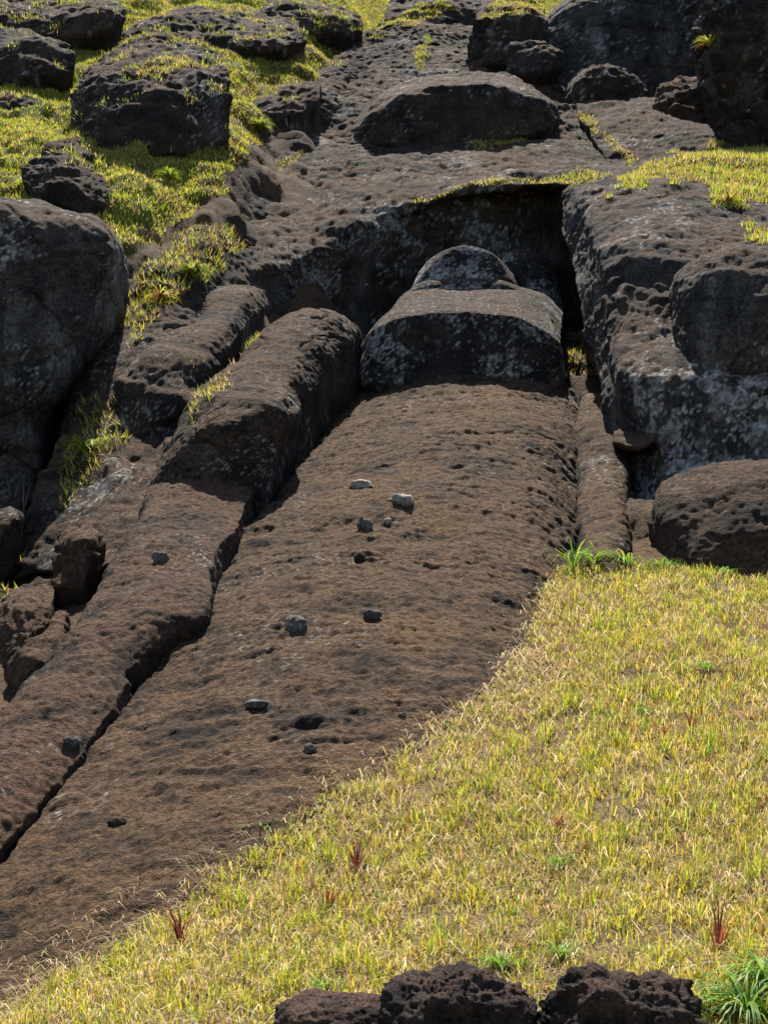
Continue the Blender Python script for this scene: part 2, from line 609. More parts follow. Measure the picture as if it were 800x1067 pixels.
def terrain_z(X, Y):
    px = 400 + F * X / Y
    zc = np.stack([np.interp(Y, _tY, r) for r in _tz], -1)
    j = np.clip(np.searchsorted(_tp, px) - 1, 0, len(_tp) - 2)
    f = np.clip((px - _tp[j]) / (_tp[j + 1] - _tp[j]), 0, 1)
    f = f * f * (3 - 2 * f)
    k = np.arange(len(X))
    zp = zc[k, j] * (1 - f) + zc[k, j + 1] * f
    zb = body_z(X, Y, -0.5)
    # the gully left of the slab lies a little lower still
    w = sstep(13.0, 15.0, Y)
    return zb * (1 - w) + zp * w


aa = np.tan(np.linspace(R(-30), R(30), 400))
yy = np.concatenate([np.geomspace(3.0, 13.0, 70, endpoint=False), np.geomspace(13.0, 38.0, 270, endpoint=False), np.geomspace(38.0, 75.0, 24)])
YY, AA = np.meshgrid(yy, aa, indexing='ij')
XX = AA * YY
TZ = terrain_z(XX.ravel(), YY.ravel()).reshape(XX.shape)
G = np.stack([XX, YY, TZ], -1)
tn = grid_normals(G).reshape(-1, 3)
tv = G.reshape(-1, 3)
tv = tv + rock_disp(tv, tn, 'soil', 1.0, 2.0, 0.05)
# soft hummocks where grass cushions grow higher up
hum = sstep(17, 20, tv[:, 1])[:, None] * tn * (0.26 * np.abs(perlin(tv * 0.9 + 5)) + 0.10 * np.abs(perlin(tv * 2.1)))[:, None]
tv = tv + hum
ti = np.arange(len(tv)).reshape(XX.shape)
tq = np.stack([ti[:-1, :-1], ti[:-1, 1:], ti[1:, 1:], ti[1:, :-1]], -1).reshape(-1, 4)
tcol = rock_colour(tv, tn, 'soil')
tpx = project(tv)
moss = sstep(16.5, 18.5, tv[:, 1]) * sstep(330, 250, tpx[:, 0] + 0.8 * np.maximum(tpx[:, 1] - 60, 0)) * sstep(-0.45, 0.05, fbm(tv * 0.9 + 3, 4, 0.6))
tcol = mixc(moss * 0.85, tcol, (0.17, 0.19, 0.03))
hill = tag(link_mesh('hillside', tv, (tq, np.zeros((0, 3), int)), TUFF, tint=tcol), kind='structure',
           label='bare and mossy hillside between the rocks')
T_V, T_Q = tv, tq

# grass bank in front: a smooth surface through points read off its outline and the figure it laps onto
_gp = [onbody(-150, 1110, -0.25), onbody(0, 1015, -0.13), onbody(150, 930, -0.01), onbody(300, 848, 0.05), onbody(420, 770, 0.04), onbody(490, 715, -0.02),
       onbody(545, 645, -0.14), onbody(600, 592, -0.30), P(660, 592, onbody(600, 592, -0.30)[1] - 0.1), P(720, 596, onbody(600, 592, -0.30)[1] - 0.25),
       P(800, 608, onbody(600, 592, -0.30)[1] - 0.6), P(1000, 640, onbody(600, 592, -0.30)[1] - 1.6),
       P(800, 1075, 4.75), P(400, 1075, 5.2), P(0, 1075, 5.9), P(1100, 1075, 4.3),
       np.array([-6, 2.5, -0.25]), np.array([0, 2.0, 0.0]), np.array([6, 2.0, 0.35]), np.array([-6, -4, -0.1]), np.array([6, -4, 0.2]), np.array([0, -4, 0.0])]
_gp = np.array(_gp)


def _tps_k(r2):
    return np.where(r2 > 1e-12, r2 * np.log(r2 + 1e-12), 0.0)


_k = len(_gp)
_A = np.zeros((_k + 3, _k + 3))
_A[:_k, :_k] = _tps_k(((_gp[:, None, :2] - _gp[None, :, :2]) ** 2).sum(-1)) + np.eye(_k) * 0.15
_A[:_k, _k] = 1
_A[:_k, _k + 1:] = _gp[:, :2]
_A[_k:, :_k] = _A[:_k, _k:].T
_W = np.linalg.solve(_A, np.concatenate([_gp[:, 2], [0, 0, 0]]))
CX = np.array([_gp[7][0], _gp[8][0], _gp[9][0], _gp[10][0], _gp[11][0]])
CY = np.array([_gp[7][1], _gp[8][1], _gp[9][1], _gp[10][1], _gp[11][1]])


def bank_z(X, Y):
    crest = np.interp(X, CX, CY)
    Yc = np.minimum(Y, crest + 0.3)
    r2 = (X[:, None] - _gp[None, :, 0]) ** 2 + (Yc[:, None] - _gp[None, :, 1]) ** 2
    z = _tps_k(r2) @ _W[:_k] + _W[_k] + _W[_k + 1] * X + _W[_k + 2] * Yc
    over = np.maximum(Y - (crest - 0.1), 0)
    z = z - 0.6 * over ** 2 / (over + 0.4)
    q = np.stack([X, Y, 0 * X], -1)
    return z + 0.05 * fbm(q * 0.7, 3) + 0.025 * fbm(q * 3.0, 3)


bx = np.linspace(-12, 12, 280)
by = np.concatenate([np.linspace(-5, 3.5, 40, endpoint=False), np.linspace(3.5, 15, 190)])
BY, BX = np.meshgrid(by, bx, indexing='ij')
bv = np.stack([BX, BY, bank_z(BX.ravel(), BY.ravel()).reshape(BX.shape)], -1).reshape(-1, 3)
bv[:, 2] += 0.018 * fbm(bv * 9.0, 3)
bi = np.arange(len(bv)).reshape(BX.shape)
bq = np.stack([bi[:-1, :-1], bi[:-1, 1:], bi[1:, 1:], bi[1:, :-1]], -1).reshape(-1, 4)
tag(link_mesh('grass_bank', bv, (bq, np.zeros((0, 3), int)), TUFF_FINE, tint=rock_colour(bv, np.tile([0, -0.3, 0.95], (len(bv), 1)), 'thatch', 2.5)), kind='structure',
    label='sunlit bank of short dry grass sloping up to the statue')

# ------------------------------------------------------------------ the reclining statue


def uvh(p):
    q = p - B0
    return q @ DB, q @ CB, q @ NB


def from_uvh(u, v, h):
    return B0 + DB * u + CB * v + NB * h


vL = uvh(onbody(372, 396))[1]
vG = uvh(onbody(602, 400))[1]
vR = uvh(onbody(647, 410))[1]
uTop = 1.0
uBot = uvh(onbody(0, 1075))[0] - 2.0
statue = empty('stone_statue', from_uvh(-6, (vL + vG) / 2, -0.4))
tag(statue, 'giant unfinished stone statue lying on its back, head up the slope', 'statue')

s_cols = [(-0.05, -1.1), (-0.032, -0.70), (-0.022, -0.22), (0.015, -0.08), (0.12, 0.0), (0.24, 0.07), (0.42, 0.12), (0.6, 0.11), (0.76, 0.04), (0.89, -0.10), (0.965, -0.27), (1.0, -0.39), (1.015, -0.5)]
uF0, uF1 = uvh(onbody(100, 765))[0], uvh(onbody(210, 605))[0]
rows = []
for u in np.linspace(uBot, uTop, 25):
    fill = float(sstep(uF0 - 0.5, uF0 + 0.1, u) * sstep(uF1 + 0.5, uF1 - 0.1, u))
    row = [from_uvh(u, vL + (vG - vL) * s, h) for s, h in s_cols[3:]]
    first = [from_uvh(u, vL + (vG - vL) * (s - 0.03 * fill), h * (1 - fill) + fill * (-0.24 + 1.2 * s)) for s, h in s_cols[:3]]
    rows.append(first + row)
patch('torso', rows, 'body', 'body', 1.0, 1.0, px=2.55, skirt=-NB, depth=0.5, parent=statue, world=True,
      lush=lambda v: 0.28 * sstep(0.5, 0.0, uvh(v)[1] - vL) + 0.24 * sstep(0.7, 0.1, vG - uvh(v)[1]) + 0.16 * sstep(-3.5, -0.5, uvh(v)[0]) - 0.12 * sstep(-5.5, -7.5, uvh(v)[0]))
# the arm: a long low ridge along the figure's side, a groove between it and the torso
a_cols = [(-0.04, -0.55), (0.01, -0.37), (0.09, -0.26), (0.3, -0.20), (0.6, -0.19), (0.85, -0.24), (0.97, -0.36), (1.03, -0.75)]
rows = []
for u in np.linspace(uvh(onbody(640, 720))[0], 0.55, 9):
    rows.append([from_uvh(u, vG + (vR - vG) * s, h - 0.25 * max(u - 0.1, 0)) for s, h in a_cols])
patch('arm', rows, 'body', 'slab', 1.0, 3.0, px=2.5, skirt=-NB, depth=0.4, parent=statue, world=True, lush=lambda v: 0.34 + 0 * v[:, 0])

head = patch('head', [
    [(371, 400, 18.9), (380, 400, 18.62), (430, 402, 18.45), (480, 402, 18.42), (535, 402, 18.45), (578, 400, 18.6), (590, 394, 18.9)],
    [(373, 380, 18.95), (382, 378, 18.68), (430, 376, 18.5), (480, 376, 18.47), (535, 376, 18.5), (576, 376, 18.65), (587, 376, 18.95)],
    [(376, 362, 19.0), (390, 346, 18.75), (430, 333, 18.58), (480, 329, 18.55), (535, 333, 18.58), (568, 348, 18.72), (584, 362, 19.0)],
    [(377, 359, 19.02), (391, 343, 18.78), (430, 329, 18.62), (480, 325, 18.59), (535, 329, 18.62), (568, 345, 18.75), (584, 359, 19.02)],
    [(378, 358, 19.08), (392, 341, 18.88), (430, 326, 18.75), (480, 322, 18.72), (535, 326, 18.75), (568, 343, 18.85), (584, 357, 19.08)],
    [(390, 346, 19.7), (406, 324, 19.6), (436, 312, 19.6), (480, 309, 19.6), (532, 312, 19.6), (566, 326, 19.65), (584, 346, 19.7)],
    [(405, 332, 20.4), (418, 311, 20.4), (440, 301, 20.4), (482, 298, 20.4), (532, 301, 20.4), (566, 312, 20.4), (585, 334, 20.4)],
    [(418, 322, 21.2), (428, 306, 21.3), (448, 297, 21.3), (485, 294, 21.3), (534, 298, 21.3), (568, 308, 21.3), (586, 324, 21.2)],
    [(430, 314, 22.2), (440, 302, 22.3), (460, 296, 22.3), (490, 293, 22.3), (536, 297, 22.3), (570, 306, 22.3), (587, 318, 22.2)],
], 'head', 'head', 0.50, 5.0, px=1.9, depth=1.0, skirt=(0, 0.3, -0.95), parent=statue)
patch('nose', [
    [(427, 306, 20.6), (440, 304, 20.45), (460, 302, 20.35), (485, 301, 20.3), (512, 302, 20.35), (530, 304, 20.45), (541, 307, 20.6)],
    [(431, 296, 20.7), (443, 286, 20.55), (462, 280, 20.47), (485, 278, 20.44), (511, 281, 20.48), (528, 288, 20.57), (539, 297, 20.7)],
    [(436, 286, 20.85), (447, 272, 20.7), (464, 262, 20.62), (486, 258, 20.6), (509, 263, 20.62), (524, 274, 20.7), (535, 288, 20.85)],
    [(437, 284, 20.95), (448, 271, 20.85), (465, 261, 20.8), (486, 257, 20.78), (509, 262, 20.8), (524, 273, 20.85), (535, 287, 20.95)],
    [(440, 284, 21.8), (451, 272, 21.8), (467, 264, 21.8), (488, 261, 21.8), (510, 266, 21.8), (525, 276, 21.8), (536, 288, 21.8)],
    [(446, 288, 22.6), (455, 276, 22.6), (470, 270, 22.6), (490, 267, 22.6), (511, 270, 22.6), (526, 280, 22.6), (537, 290, 22.6)],
], 'head', 'head', 0.30, 6.0, px=1.6, depth=0.5, skirt=(0, 0.2, -1), parent=head)
patch('lip', [
    [(428, 307, 20.35), (446, 304, 20.25), (485, 302, 20.2), (520, 303, 20.25), (541, 307, 20.35)],
    [(428, 302, 20.38), (446, 298, 20.28), (485, 296, 20.23), (520, 297, 20.28), (541, 303, 20.38)],
    [(430, 298, 20.5), (446, 293, 20.4), (485, 291, 20.35), (520, 293, 20.4), (540, 299, 20.5)],
    [(432, 297, 20.7), (446, 293, 20.7), (485, 290, 20.7), (520, 292, 20.7), (540, 298, 20.7)],
], 'head', 'head', 0.25, 7.0, px=1.6, depth=0.3, skirt=(0, 0.2, -1), parent=head)
patch('brow', [
    [(508, 305, 21.9), (530, 308, 21.7), (560, 312, 21.6), (580, 318, 21.7), (588, 322, 22.0)],
    [(509, 285, 22.0), (530, 287, 21.8), (560, 292, 21.7), (576, 300, 21.8), (585, 312, 22.1)],
    [(512, 270, 22.2), (530, 264, 22.05), (552, 264, 21.95), (570, 275, 22.05), (581, 298, 22.3)],
    [(512, 268, 22.4), (530, 262, 22.25), (552, 262, 22.2), (571, 273, 22.25), (581, 296, 22.5)],
    [(514, 268, 23.4), (532, 263, 23.4), (552, 264, 23.4), (570, 274, 23.4), (580, 296, 23.4)],
], 'head', 'head', 0.35, 8.0, px=1.7, depth=0.6, skirt=(0, 0.2, -1), parent=head)


# ------------------------------------------------------------------ rocks beside and above the statue
def rock(name, label, rows, mat, style='cliff', amp=1.0, seed=0.0, cat='rock', group=None, **kw):
    return tag(patch(name, rows, mat, style, amp, seed, **kw), label, cat, group)


# carved slab left of the statue, split off by a trench


def S(px, py, dh=0.0):
    return onbody(px, py, float(np.interp(py, [520, 640, 760, 900], [0.20, 0.12, 0.0, -0.08])) + dh)


def slab_row(pts, drop_l=0.6, drop_r=0.9, crown=0.08):
    """one strip across the slab from its left brow to its right edge"""
    (lx, ly), (rx, ry) = pts
    a, b = S(lx, ly), S(rx, ry)
    out = [a - CB * 0.30 - NB * drop_l * 1.3, a - CB * 0.16 - NB * drop_l * 0.5, a - NB * 0.03]
    for s in (0.15, 0.35, 0.6, 0.8, 0.93):
        out.append(a + (b - a) * s + NB * crown * math.sin(math.pi * s))
    out += [b - NB * 0.02, b + CB * 0.03 - NB * 0.10, b + CB * 0.0 - NB * drop_r]
    return out


edges = [((-230, 990), (-130, 1000)), ((-120, 880), (-25, 905)), ((-30, 775), (40, 830)), ((20, 715), (82, 785)), ((48, 684), (108, 745)),
         ((62, 668), (128, 716)), ((68, 660), (134, 704)), ((71, 656), (126, 694)), ((74, 652), (140, 682)), ((82, 641), (172, 656)), ((86, 636), (194, 648)), ((92, 628), (204, 640)), ((110, 596), (212, 612)), ((124, 570), (222, 580)), ((136, 548), (240, 552)),
         ((146, 526), (252, 528)), ((156, 508), (262, 510)), ((170, 480), (270, 490))]
rock('carved_slab', 'smooth flat brown slab beside the statue, cut off by a narrow trench',
     [slab_row(e) for e in edges], 'slab', 'slab', 1.0, 11.0, px=2.7, world=True, skirt=-NB, depth=0.4)

rock('rock_block', 'long dark rock block with undercut front standing on the upper end of the slab', [
    [(136, 545, 13.7), (150, 524, 13.7), (180, 520, 13.65), (225, 520, 13.6), (262, 520, 13.7), (272, 516, 13.9), (285, 480, 15.0)],
    [(140, 528, 13.8), (160, 500, 13.8), (185, 492, 13.75), (225, 490, 13.7), (264, 494, 13.8), (278, 492, 14.1), (290, 466, 15.2)],
    [(146, 515, 13.95), (170, 478, 13.9), (200, 456, 13.8), (230, 446, 13.75), (270, 456, 13.9), (288, 460, 14.4), (312, 436, 15.9)],
    [(155, 505, 14.2), (178, 462, 14.1), (210, 438, 13.95), (240, 430, 13.95), (280, 430, 14.15), (298, 436, 14.7), (325, 420, 16.4)],
    [(160, 496, 14.4), (186, 450, 14.4), (216, 424, 14.4), (248, 414, 14.5), (288, 412, 14.7), (308, 416, 15.2), (336, 410, 16.8)],
    [(180, 465, 15.0), (212, 415, 15.2), (240, 394, 15.4), (275, 380, 15.6), (308, 384, 15.8), (326, 394, 16.2), (346, 402, 17.2)],
    [(208, 425, 16.0), (234, 384, 16.3), (262, 362, 16.6), (296, 350, 16.8), (330, 356, 17.0), (346, 372, 17.3), (358, 396, 17.9)],
    [(240, 392, 17.2), (258, 362, 17.5), (284, 342, 17.8), (312, 330, 18.0), (345, 336, 18.2), (362, 352, 18.4), (366, 386, 18.7)],
    [(262, 372, 18.2), (280, 348, 18.6), (302, 334, 19.0), (328, 322, 19.2), (355, 328, 19.3), (372, 344, 19.3), (374, 372, 19.4)],
    [(280, 362, 19.2), (296, 346, 19.6), (316, 336, 20), (338, 330, 20.2), (360, 334, 20.3), (374, 348, 20.3), (378, 366, 20.3)],
], 'boulder', 'sheet', 0.9, 12.0, depth=1.0, skirt=(0, 0.3, -0.95))

rock('rock_shoulder', 'wide sloping rock shoulder with grass patches, running down left of the long block', [
    [(10, 590, 13.9), (50, 596, 13.2), (100, 600, 12.9), (150, 580, 13.0)],
    [(24, 552, 14.4), (62, 552, 13.8), (108, 550, 13.5), (160, 540, 13.6)],
    [(44, 506, 15.2), (80, 500, 14.7), (118, 494, 14.5), (180, 496, 14.7)],
    [(70, 440, 16.3), (102, 428, 15.9), (140, 418, 15.8), (200, 425, 15.9)],
    [(97, 372, 17.6), (128, 358, 17.2), (168, 350, 17.1), (230, 362, 17.5)],
    [(120, 312, 18.9), (152, 298, 18.5), (195, 290, 18.7), (262, 305, 20.2)],
    [(148, 264, 20.3), (184, 252, 20.0), (226, 246, 20.4), (285, 265, 22.0)],
    [(186, 224, 22.4), (218, 210, 22.4), (260, 203, 23.2), (310, 218, 24.7)],
    [(220, 184, 24.8), (250, 170, 25.0), (290, 163, 25.9), (340, 178, 27.2)],
    [(252, 150, 26.7), (282, 136, 27.0), (318, 128, 27.9), (360, 140, 29.2)],
    [(290, 112, 28.8), (318, 100, 29.3), (350, 92, 30.2), (385, 104, 31.4)],
    [(328, 78, 31.2), (350, 66, 31.8), (376, 58, 32.7), (405, 70, 33.9)],
], 'cliff', 'sheet', 0.9, 31.0, cat='outcrop', depth=1.2, px=2.6, skirt=(-0.1, 0.45, -0.9))

rock('rock_ridge', 'dark rounded rock ridge between the long block and the grass-patched shoulder', [
    [(105, 470, 16.0), (128, 452, 15.6), (150, 446, 15.5), (180, 440, 15.6), (205, 415, 16.0), (215, 400, 16.5)],
    [(112, 440, 16.1), (128, 425, 15.8), (152, 415, 15.7), (182, 408, 15.8), (208, 392, 16.3), (222, 384, 16.8)],
    [(122, 410, 16.4), (132, 392, 16.1), (155, 378, 16.1), (190, 374, 16.3), (215, 368, 16.7), (234, 364, 17.2)],
    [(130, 395, 16.8), (142, 370, 16.7), (168, 354, 16.8), (200, 348, 17), (228, 346, 17.3), (246, 350, 17.8)],
    [(150, 370, 17.6), (166, 342, 17.8), (192, 326, 18), (220, 318, 18.2), (248, 320, 18.4), (262, 334, 18.6)],
    [(180, 345, 18.6), (196, 318, 19), (218, 304, 19.3), (244, 297, 19.5), (268, 300, 19.6), (278, 318, 19.6)],
    [(205, 325, 19.8), (220, 308, 20.2), (240, 298, 20.6), (262, 294, 20.8), (280, 298, 20.8), (288, 312, 20.8)],
], 'boulder', 'sheet', 0.7, 13.0, depth=1.0, skirt=(0, 0.3, -0.95))

rock('rock_cliff', 'tall grey vertical rock face at the left edge, rounded top under the grass', [
    [(-160, 560, 15.7), (-60, 545, 15.6), (-10, 540, 15.5), (20, 535, 15.65), (38, 525, 16.0), (49, 500, 17.1)],
    [(-160, 470, 15.9), (-60, 460, 15.8), (-5, 455, 15.7), (32, 452, 15.85), (56, 446, 16.2), (71, 430, 17.3)],
    [(-160, 400, 15.7), (-60, 398, 15.6), (0, 398, 15.5), (46, 396, 15.65), (78, 392, 16.1), (99, 372, 17.5)],
    [(-160, 310, 15.9), (-60, 310, 15.8), (0, 310, 15.7), (50, 310, 15.85), (95, 312, 16.3), (125, 312, 17.7)],
    [(-160, 235, 16.1), (-60, 238, 16.0), (0, 240, 15.9), (50, 245, 16.05), (104, 258, 16.35), (127, 270, 17.6)],
    [(-160, 214, 16.3), (-60, 217, 16.2), (0, 221, 16.1), (45, 226, 16.25), (98, 236, 16.55), (123, 256, 17.8)],
    [(-160, 206, 16.8), (-60, 208, 16.8), (0, 211, 16.7), (40, 215, 16.85), (91, 225, 17.15), (119, 246, 18.3)],
    [(-160, 200, 18.4), (-60, 202, 18.4), (0, 204, 18.4), (40, 208, 18.55), (80, 226, 18.8), (113, 250, 19.5)],
    [(-160, 200, 20.2), (-60, 202, 20.2), (0, 204, 20.2), (40, 208, 20.25), (80, 224, 20.3), (111, 245, 20.6)],
], 'wall', 'wall', 1.2, 14.0, cat='cliff', depth=1.5, skirt=(0, 0.6, -0.8), lush=lambda v: 0.10 + 0 * v[:, 0])

rock('rock_outcrop', 'huge dark domed outcrop whose hollowed front overhangs the statue head', [
    [(262, 400, 19.6), (285, 370, 20.5), (340, 372, 21.5), (430, 372, 22.8), (530, 372, 23.4), (600, 372, 23.5), (650, 380, 22.8)],
    [(266, 340, 19.9), (288, 330, 20.8), (340, 330, 21.7), (430, 330, 22.9), (530, 330, 23.6), (600, 330, 23.7), (645, 340, 22.8)],
    [(262, 312, 20.1), (288, 304, 20.9), (345, 290, 21.9), (430, 272, 22.9), (530, 262, 23.4), (600, 262, 23.4), (640, 280, 22.8)],
    [(258, 296, 20.2), (286, 288, 20.9), (342, 271, 21.9), (420, 234, 22.85), (520, 209, 23.3), (600, 203, 23.2), (634, 215, 22.8)],
    [(255, 289, 20.2), (282, 284, 20.8), (335, 267, 21.8), (405, 230, 22.7), (500, 203, 22.95), (600, 198, 22.7), (632, 200, 22.5)],
    [(250, 282, 20.25), (278, 277, 20.8), (328, 258, 21.8), (398, 220, 22.7), (500, 194, 22.95), (600, 190, 22.7), (636, 190, 22.6)],
    [(236, 268, 20.6), (268, 255, 21.6), (318, 236, 22.6), (392, 206, 23.5), (500, 184, 23.9), (605, 182, 23.8), (645, 182, 23.8)],
    [(208, 245, 21.6), (246, 220, 23.0), (305, 200, 24.3), (395, 183, 25.1), (500, 166, 25.6), (612, 168, 25.4), (655, 172, 25.2)],
    [(196, 222, 22.8), (230, 190, 24.3), (295, 168, 26.0), (385, 154, 27.0), (490, 146, 27.7), (600, 145, 27.8), (648, 160, 27.0)],
    [(216, 190, 24.6), (250, 160, 26.1), (310, 134, 27.8), (385, 122, 28.8), (480, 116, 29.5), (580, 120, 29.2), (630, 142, 28.2)],
    [(256, 150, 27.0), (286, 118, 28.5), (335, 96, 30.0), (395, 84, 31.0), (470, 80, 31.8), (560, 88, 31.5), (605, 112, 30.4)],
    [(300, 105, 30.0), (325, 80, 31.2), (365, 60, 32.6), (410, 52, 33.4), (470, 50, 34.0), (545, 58, 33.6), (585, 80, 32.6)],
    [(345, 68, 33.0), (362, 46, 34.2), (392, 32, 35.2), (425, 26, 35.8), (470, 26, 36.2), (535, 34, 36.0), (570, 50, 35.5)],
    [(372, 46, 35.5), (385, 30, 36.6), (408, 22, 37.5), (435, 18, 38), (472, 18, 38.3), (530, 24, 38.2), (560, 36, 38)],
], 'cliff', 'sheet', 1.0, 15.0, cat='outcrop', depth=1.0, px=2.6)

rock('rock_ledge', 'lens-shaped dark ledge of rock bulging from the dome above the alcove', [
    [(358, 152, 27.3), (400, 151, 27.2), (455, 149, 27.2), (520, 145, 27.3), (560, 138, 27.6), (585, 128, 28.4)],
    [(360, 143, 27.5), (400, 134, 27.3), (455, 126, 27.3), (520, 122, 27.4), (558, 122, 27.7), (582, 122, 28.5)],
    [(364, 135, 27.7), (400, 112, 27.5), (452, 95, 27.5), (520, 93, 27.6), (555, 104, 27.8), (580, 116, 28.6)],
    [(368, 132, 27.9), (402, 108, 27.8), (452, 91, 27.8), (518, 90, 27.9), (554, 101, 28.1), (578, 114, 28.8)],
    [(372, 122, 29.0), (402, 97, 29.4), (450, 84, 29.6), (515, 82, 29.7), (550, 92, 29.6), (574, 108, 29.7)],
    [(378, 108, 30.2), (405, 88, 30.9), (450, 78, 31.2), (512, 77, 31.3), (545, 86, 31.0), (570, 102, 30.8)],
], 'cliff', 'sheet', 0.8, 16.0, depth=0.8)

rock('rock_outcrop', 'massive broken rock shoulder right of the statue with pale lichened lower face', [
    [(650, 560, 15.3), (672, 556, 15.0), (694, 540, 14.9), (730, 520, 14.9), (800, 510, 14.85), (900, 500, 14.8), (1000, 500, 14.7)],
    [(652, 480, 16.0), (672, 486, 15.5), (690, 484, 15.15), (730, 470, 15.1), (800, 460, 15.0), (900, 450, 14.9), (1000, 450, 14.8)],
    [(640, 430, 16.6), (660, 438, 15.9), (681, 440, 15.3), (730, 425, 15.2), (800, 420, 15.1), (900, 415, 15.0), (1000, 415, 14.9)],
    [(628, 388, 17.4), (648, 396, 16.4), (668, 402, 15.5), (722, 396, 15.35), (800, 392, 15.25), (900, 388, 15.15), (1000, 388, 15.0)],
    [(622, 372, 17.8), (642, 380, 16.7), (660, 388, 15.75), (716, 386, 15.6), (800, 382, 15.5), (900, 378, 15.4), (1000, 378, 15.2)],
    [(612, 340, 18.6), (632, 345, 17.4), (650, 352, 16.7), (706, 346, 16.6), (800, 350, 16.4), (900, 350, 16.3), (1000, 350, 16.2)],
    [(606, 305, 19.4), (628, 305, 18.2), (644, 308, 17.3), (695, 300, 17.2), (800, 305, 17.0), (900, 305, 16.9), (1000, 305, 16.8)],
    [(598, 268, 20.5), (618, 266, 19.4), (634, 265, 18.4), (690, 258, 18.0), (800, 262, 17.8), (900, 262, 17.7), (1000, 262, 17.6)],
    [(590, 235, 21.6), (606, 230, 20.7), (622, 228, 19.9), (685, 222, 19.3), (800, 234, 18.9), (900, 236, 18.8), (1000, 236, 18.7)],
    [(584, 205, 22.4), (598, 200, 21.9), (616, 200, 21.2), (680, 196, 20.9), (800, 214, 20.2), (900, 216, 20.0), (1000, 216, 20)],
    [(586, 194, 23.0), (604, 190, 22.6), (640, 188, 22.3), (690, 182, 22.4), (800, 194, 21.8), (900, 196, 21.6), (1000, 196, 21.6)],
    [(600, 182, 24.5), (630, 178, 24.4), (665, 172, 24.5), (710, 164, 24.7), (800, 162, 24.6), (900, 162, 24.5), (1000, 162, 24.5)],
    [(610, 174, 26.0), (640, 172, 26.0), (675, 166, 26.2), (720, 158, 26.5), (800, 148, 27), (900, 146, 27), (1000, 146, 27)],
], 'wall', 'sheet', 0.95, 17.0, cat='outcrop', depth=1.0, px=2.9, lush=lambda v: 0.55 * sstep(15.9, 15.5, v[:, 1]) * sstep(2.2, 3.2, v[:, 2]))

rock('boulder', 'bulging dark boulder with pale underside perched on the right-hand shoulder', [
    [(706, 392, 16.2), (722, 396, 15.7), (760, 396, 15.4), (820, 390, 15.2), (900, 388, 15.2)],
    [(706, 370, 16.1), (722, 366, 15.6), (760, 362, 15.25), (820, 356, 15.1), (900, 350, 15.1)],
    [(702, 338, 16.2), (718, 328, 15.7), (758, 315, 15.35), (820, 306, 15.2), (900, 300, 15.2)],
    [(698, 310, 16.6), (712, 292, 16.1), (752, 275, 15.8), (820, 268, 15.7), (900, 264, 15.7)],
    [(702, 300, 17.0), (718, 280, 16.7), (756, 262, 16.6), (820, 255, 16.5), (900, 252, 16.5)],
    [(712, 292, 17.9), (728, 270, 18), (764, 252, 18), (820, 244, 18), (900, 242, 18)],
    [(722, 290, 18.8), (738, 268, 19), (770, 250, 19), (820, 242, 19), (900, 240, 19)],
], 'wall', 'sheet', 0.9, 18.0, cat='boulder', depth=0.8)

rock('boulder', 'low rounded brown boulder at the right edge behind the grass crest', [
    [(688, 640, 13.0), (700, 645, 12.6), (740, 648, 12.3), (800, 650, 12.2), (880, 650, 12.2), (980, 654, 12.299999999999999), (1060, 680, 12.799999999999999)],
    [(690, 578, 13.2), (700, 585, 12.8), (740, 592, 12.5), (800, 596, 12.4), (880, 600, 12.4), (980, 604, 12.5), (1060, 630, 13.0)],
    [(690, 535, 13.4), (700, 540, 13.0), (740, 540, 12.8), (800, 535, 12.7), (880, 535, 12.7), (980, 539, 12.799999999999999), (1060, 565, 13.299999999999999)],
    [(694, 516, 13.8), (708, 508, 13.5), (745, 496, 13.4), (800, 489, 13.3), (880, 485, 13.3), (980, 489, 13.4), (1060, 515, 13.9)],
    [(700, 512, 14.4), (715, 501, 14.2), (750, 488, 14.1), (800, 481, 14.1), (880, 477, 14.1), (980, 481, 14.2), (1060, 507, 14.7)],
    [(704, 514, 15.0), (720, 502, 15.0), (752, 490, 15.0), (800, 483, 15.0), (880, 480, 15), (980, 484, 15.1), (1060, 510, 15.6)],
], 'slab', 'sheet', 0.8, 19.0, cat='boulder', depth=0.6)

rock('rock_lump', 'wedged pale-topped stone in the dark cleft right of the statue arm', [
    [(640, 464, 15.4), (650, 467, 15.2), (668, 468, 15.1), (684, 460, 15.1)],
    [(639, 459, 15.4), (650, 461, 15.2), (668, 463, 15.1), (684, 454, 15.1)],
    [(640, 453, 15.6), (650, 454, 15.4), (666, 457, 15.3), (683, 451, 15.3)],
    [(640, 445, 16.4), (648, 441, 16.3), (658, 448, 16.2), (678, 448, 16.1)],
    [(642, 444, 16.8), (650, 441, 16.8), (660, 447, 16.6), (676, 449, 16.5)],
], 'redrock', 'boulder', 0.25, 20.0, depth=0.5, skirt=(0, 1, -0.05))

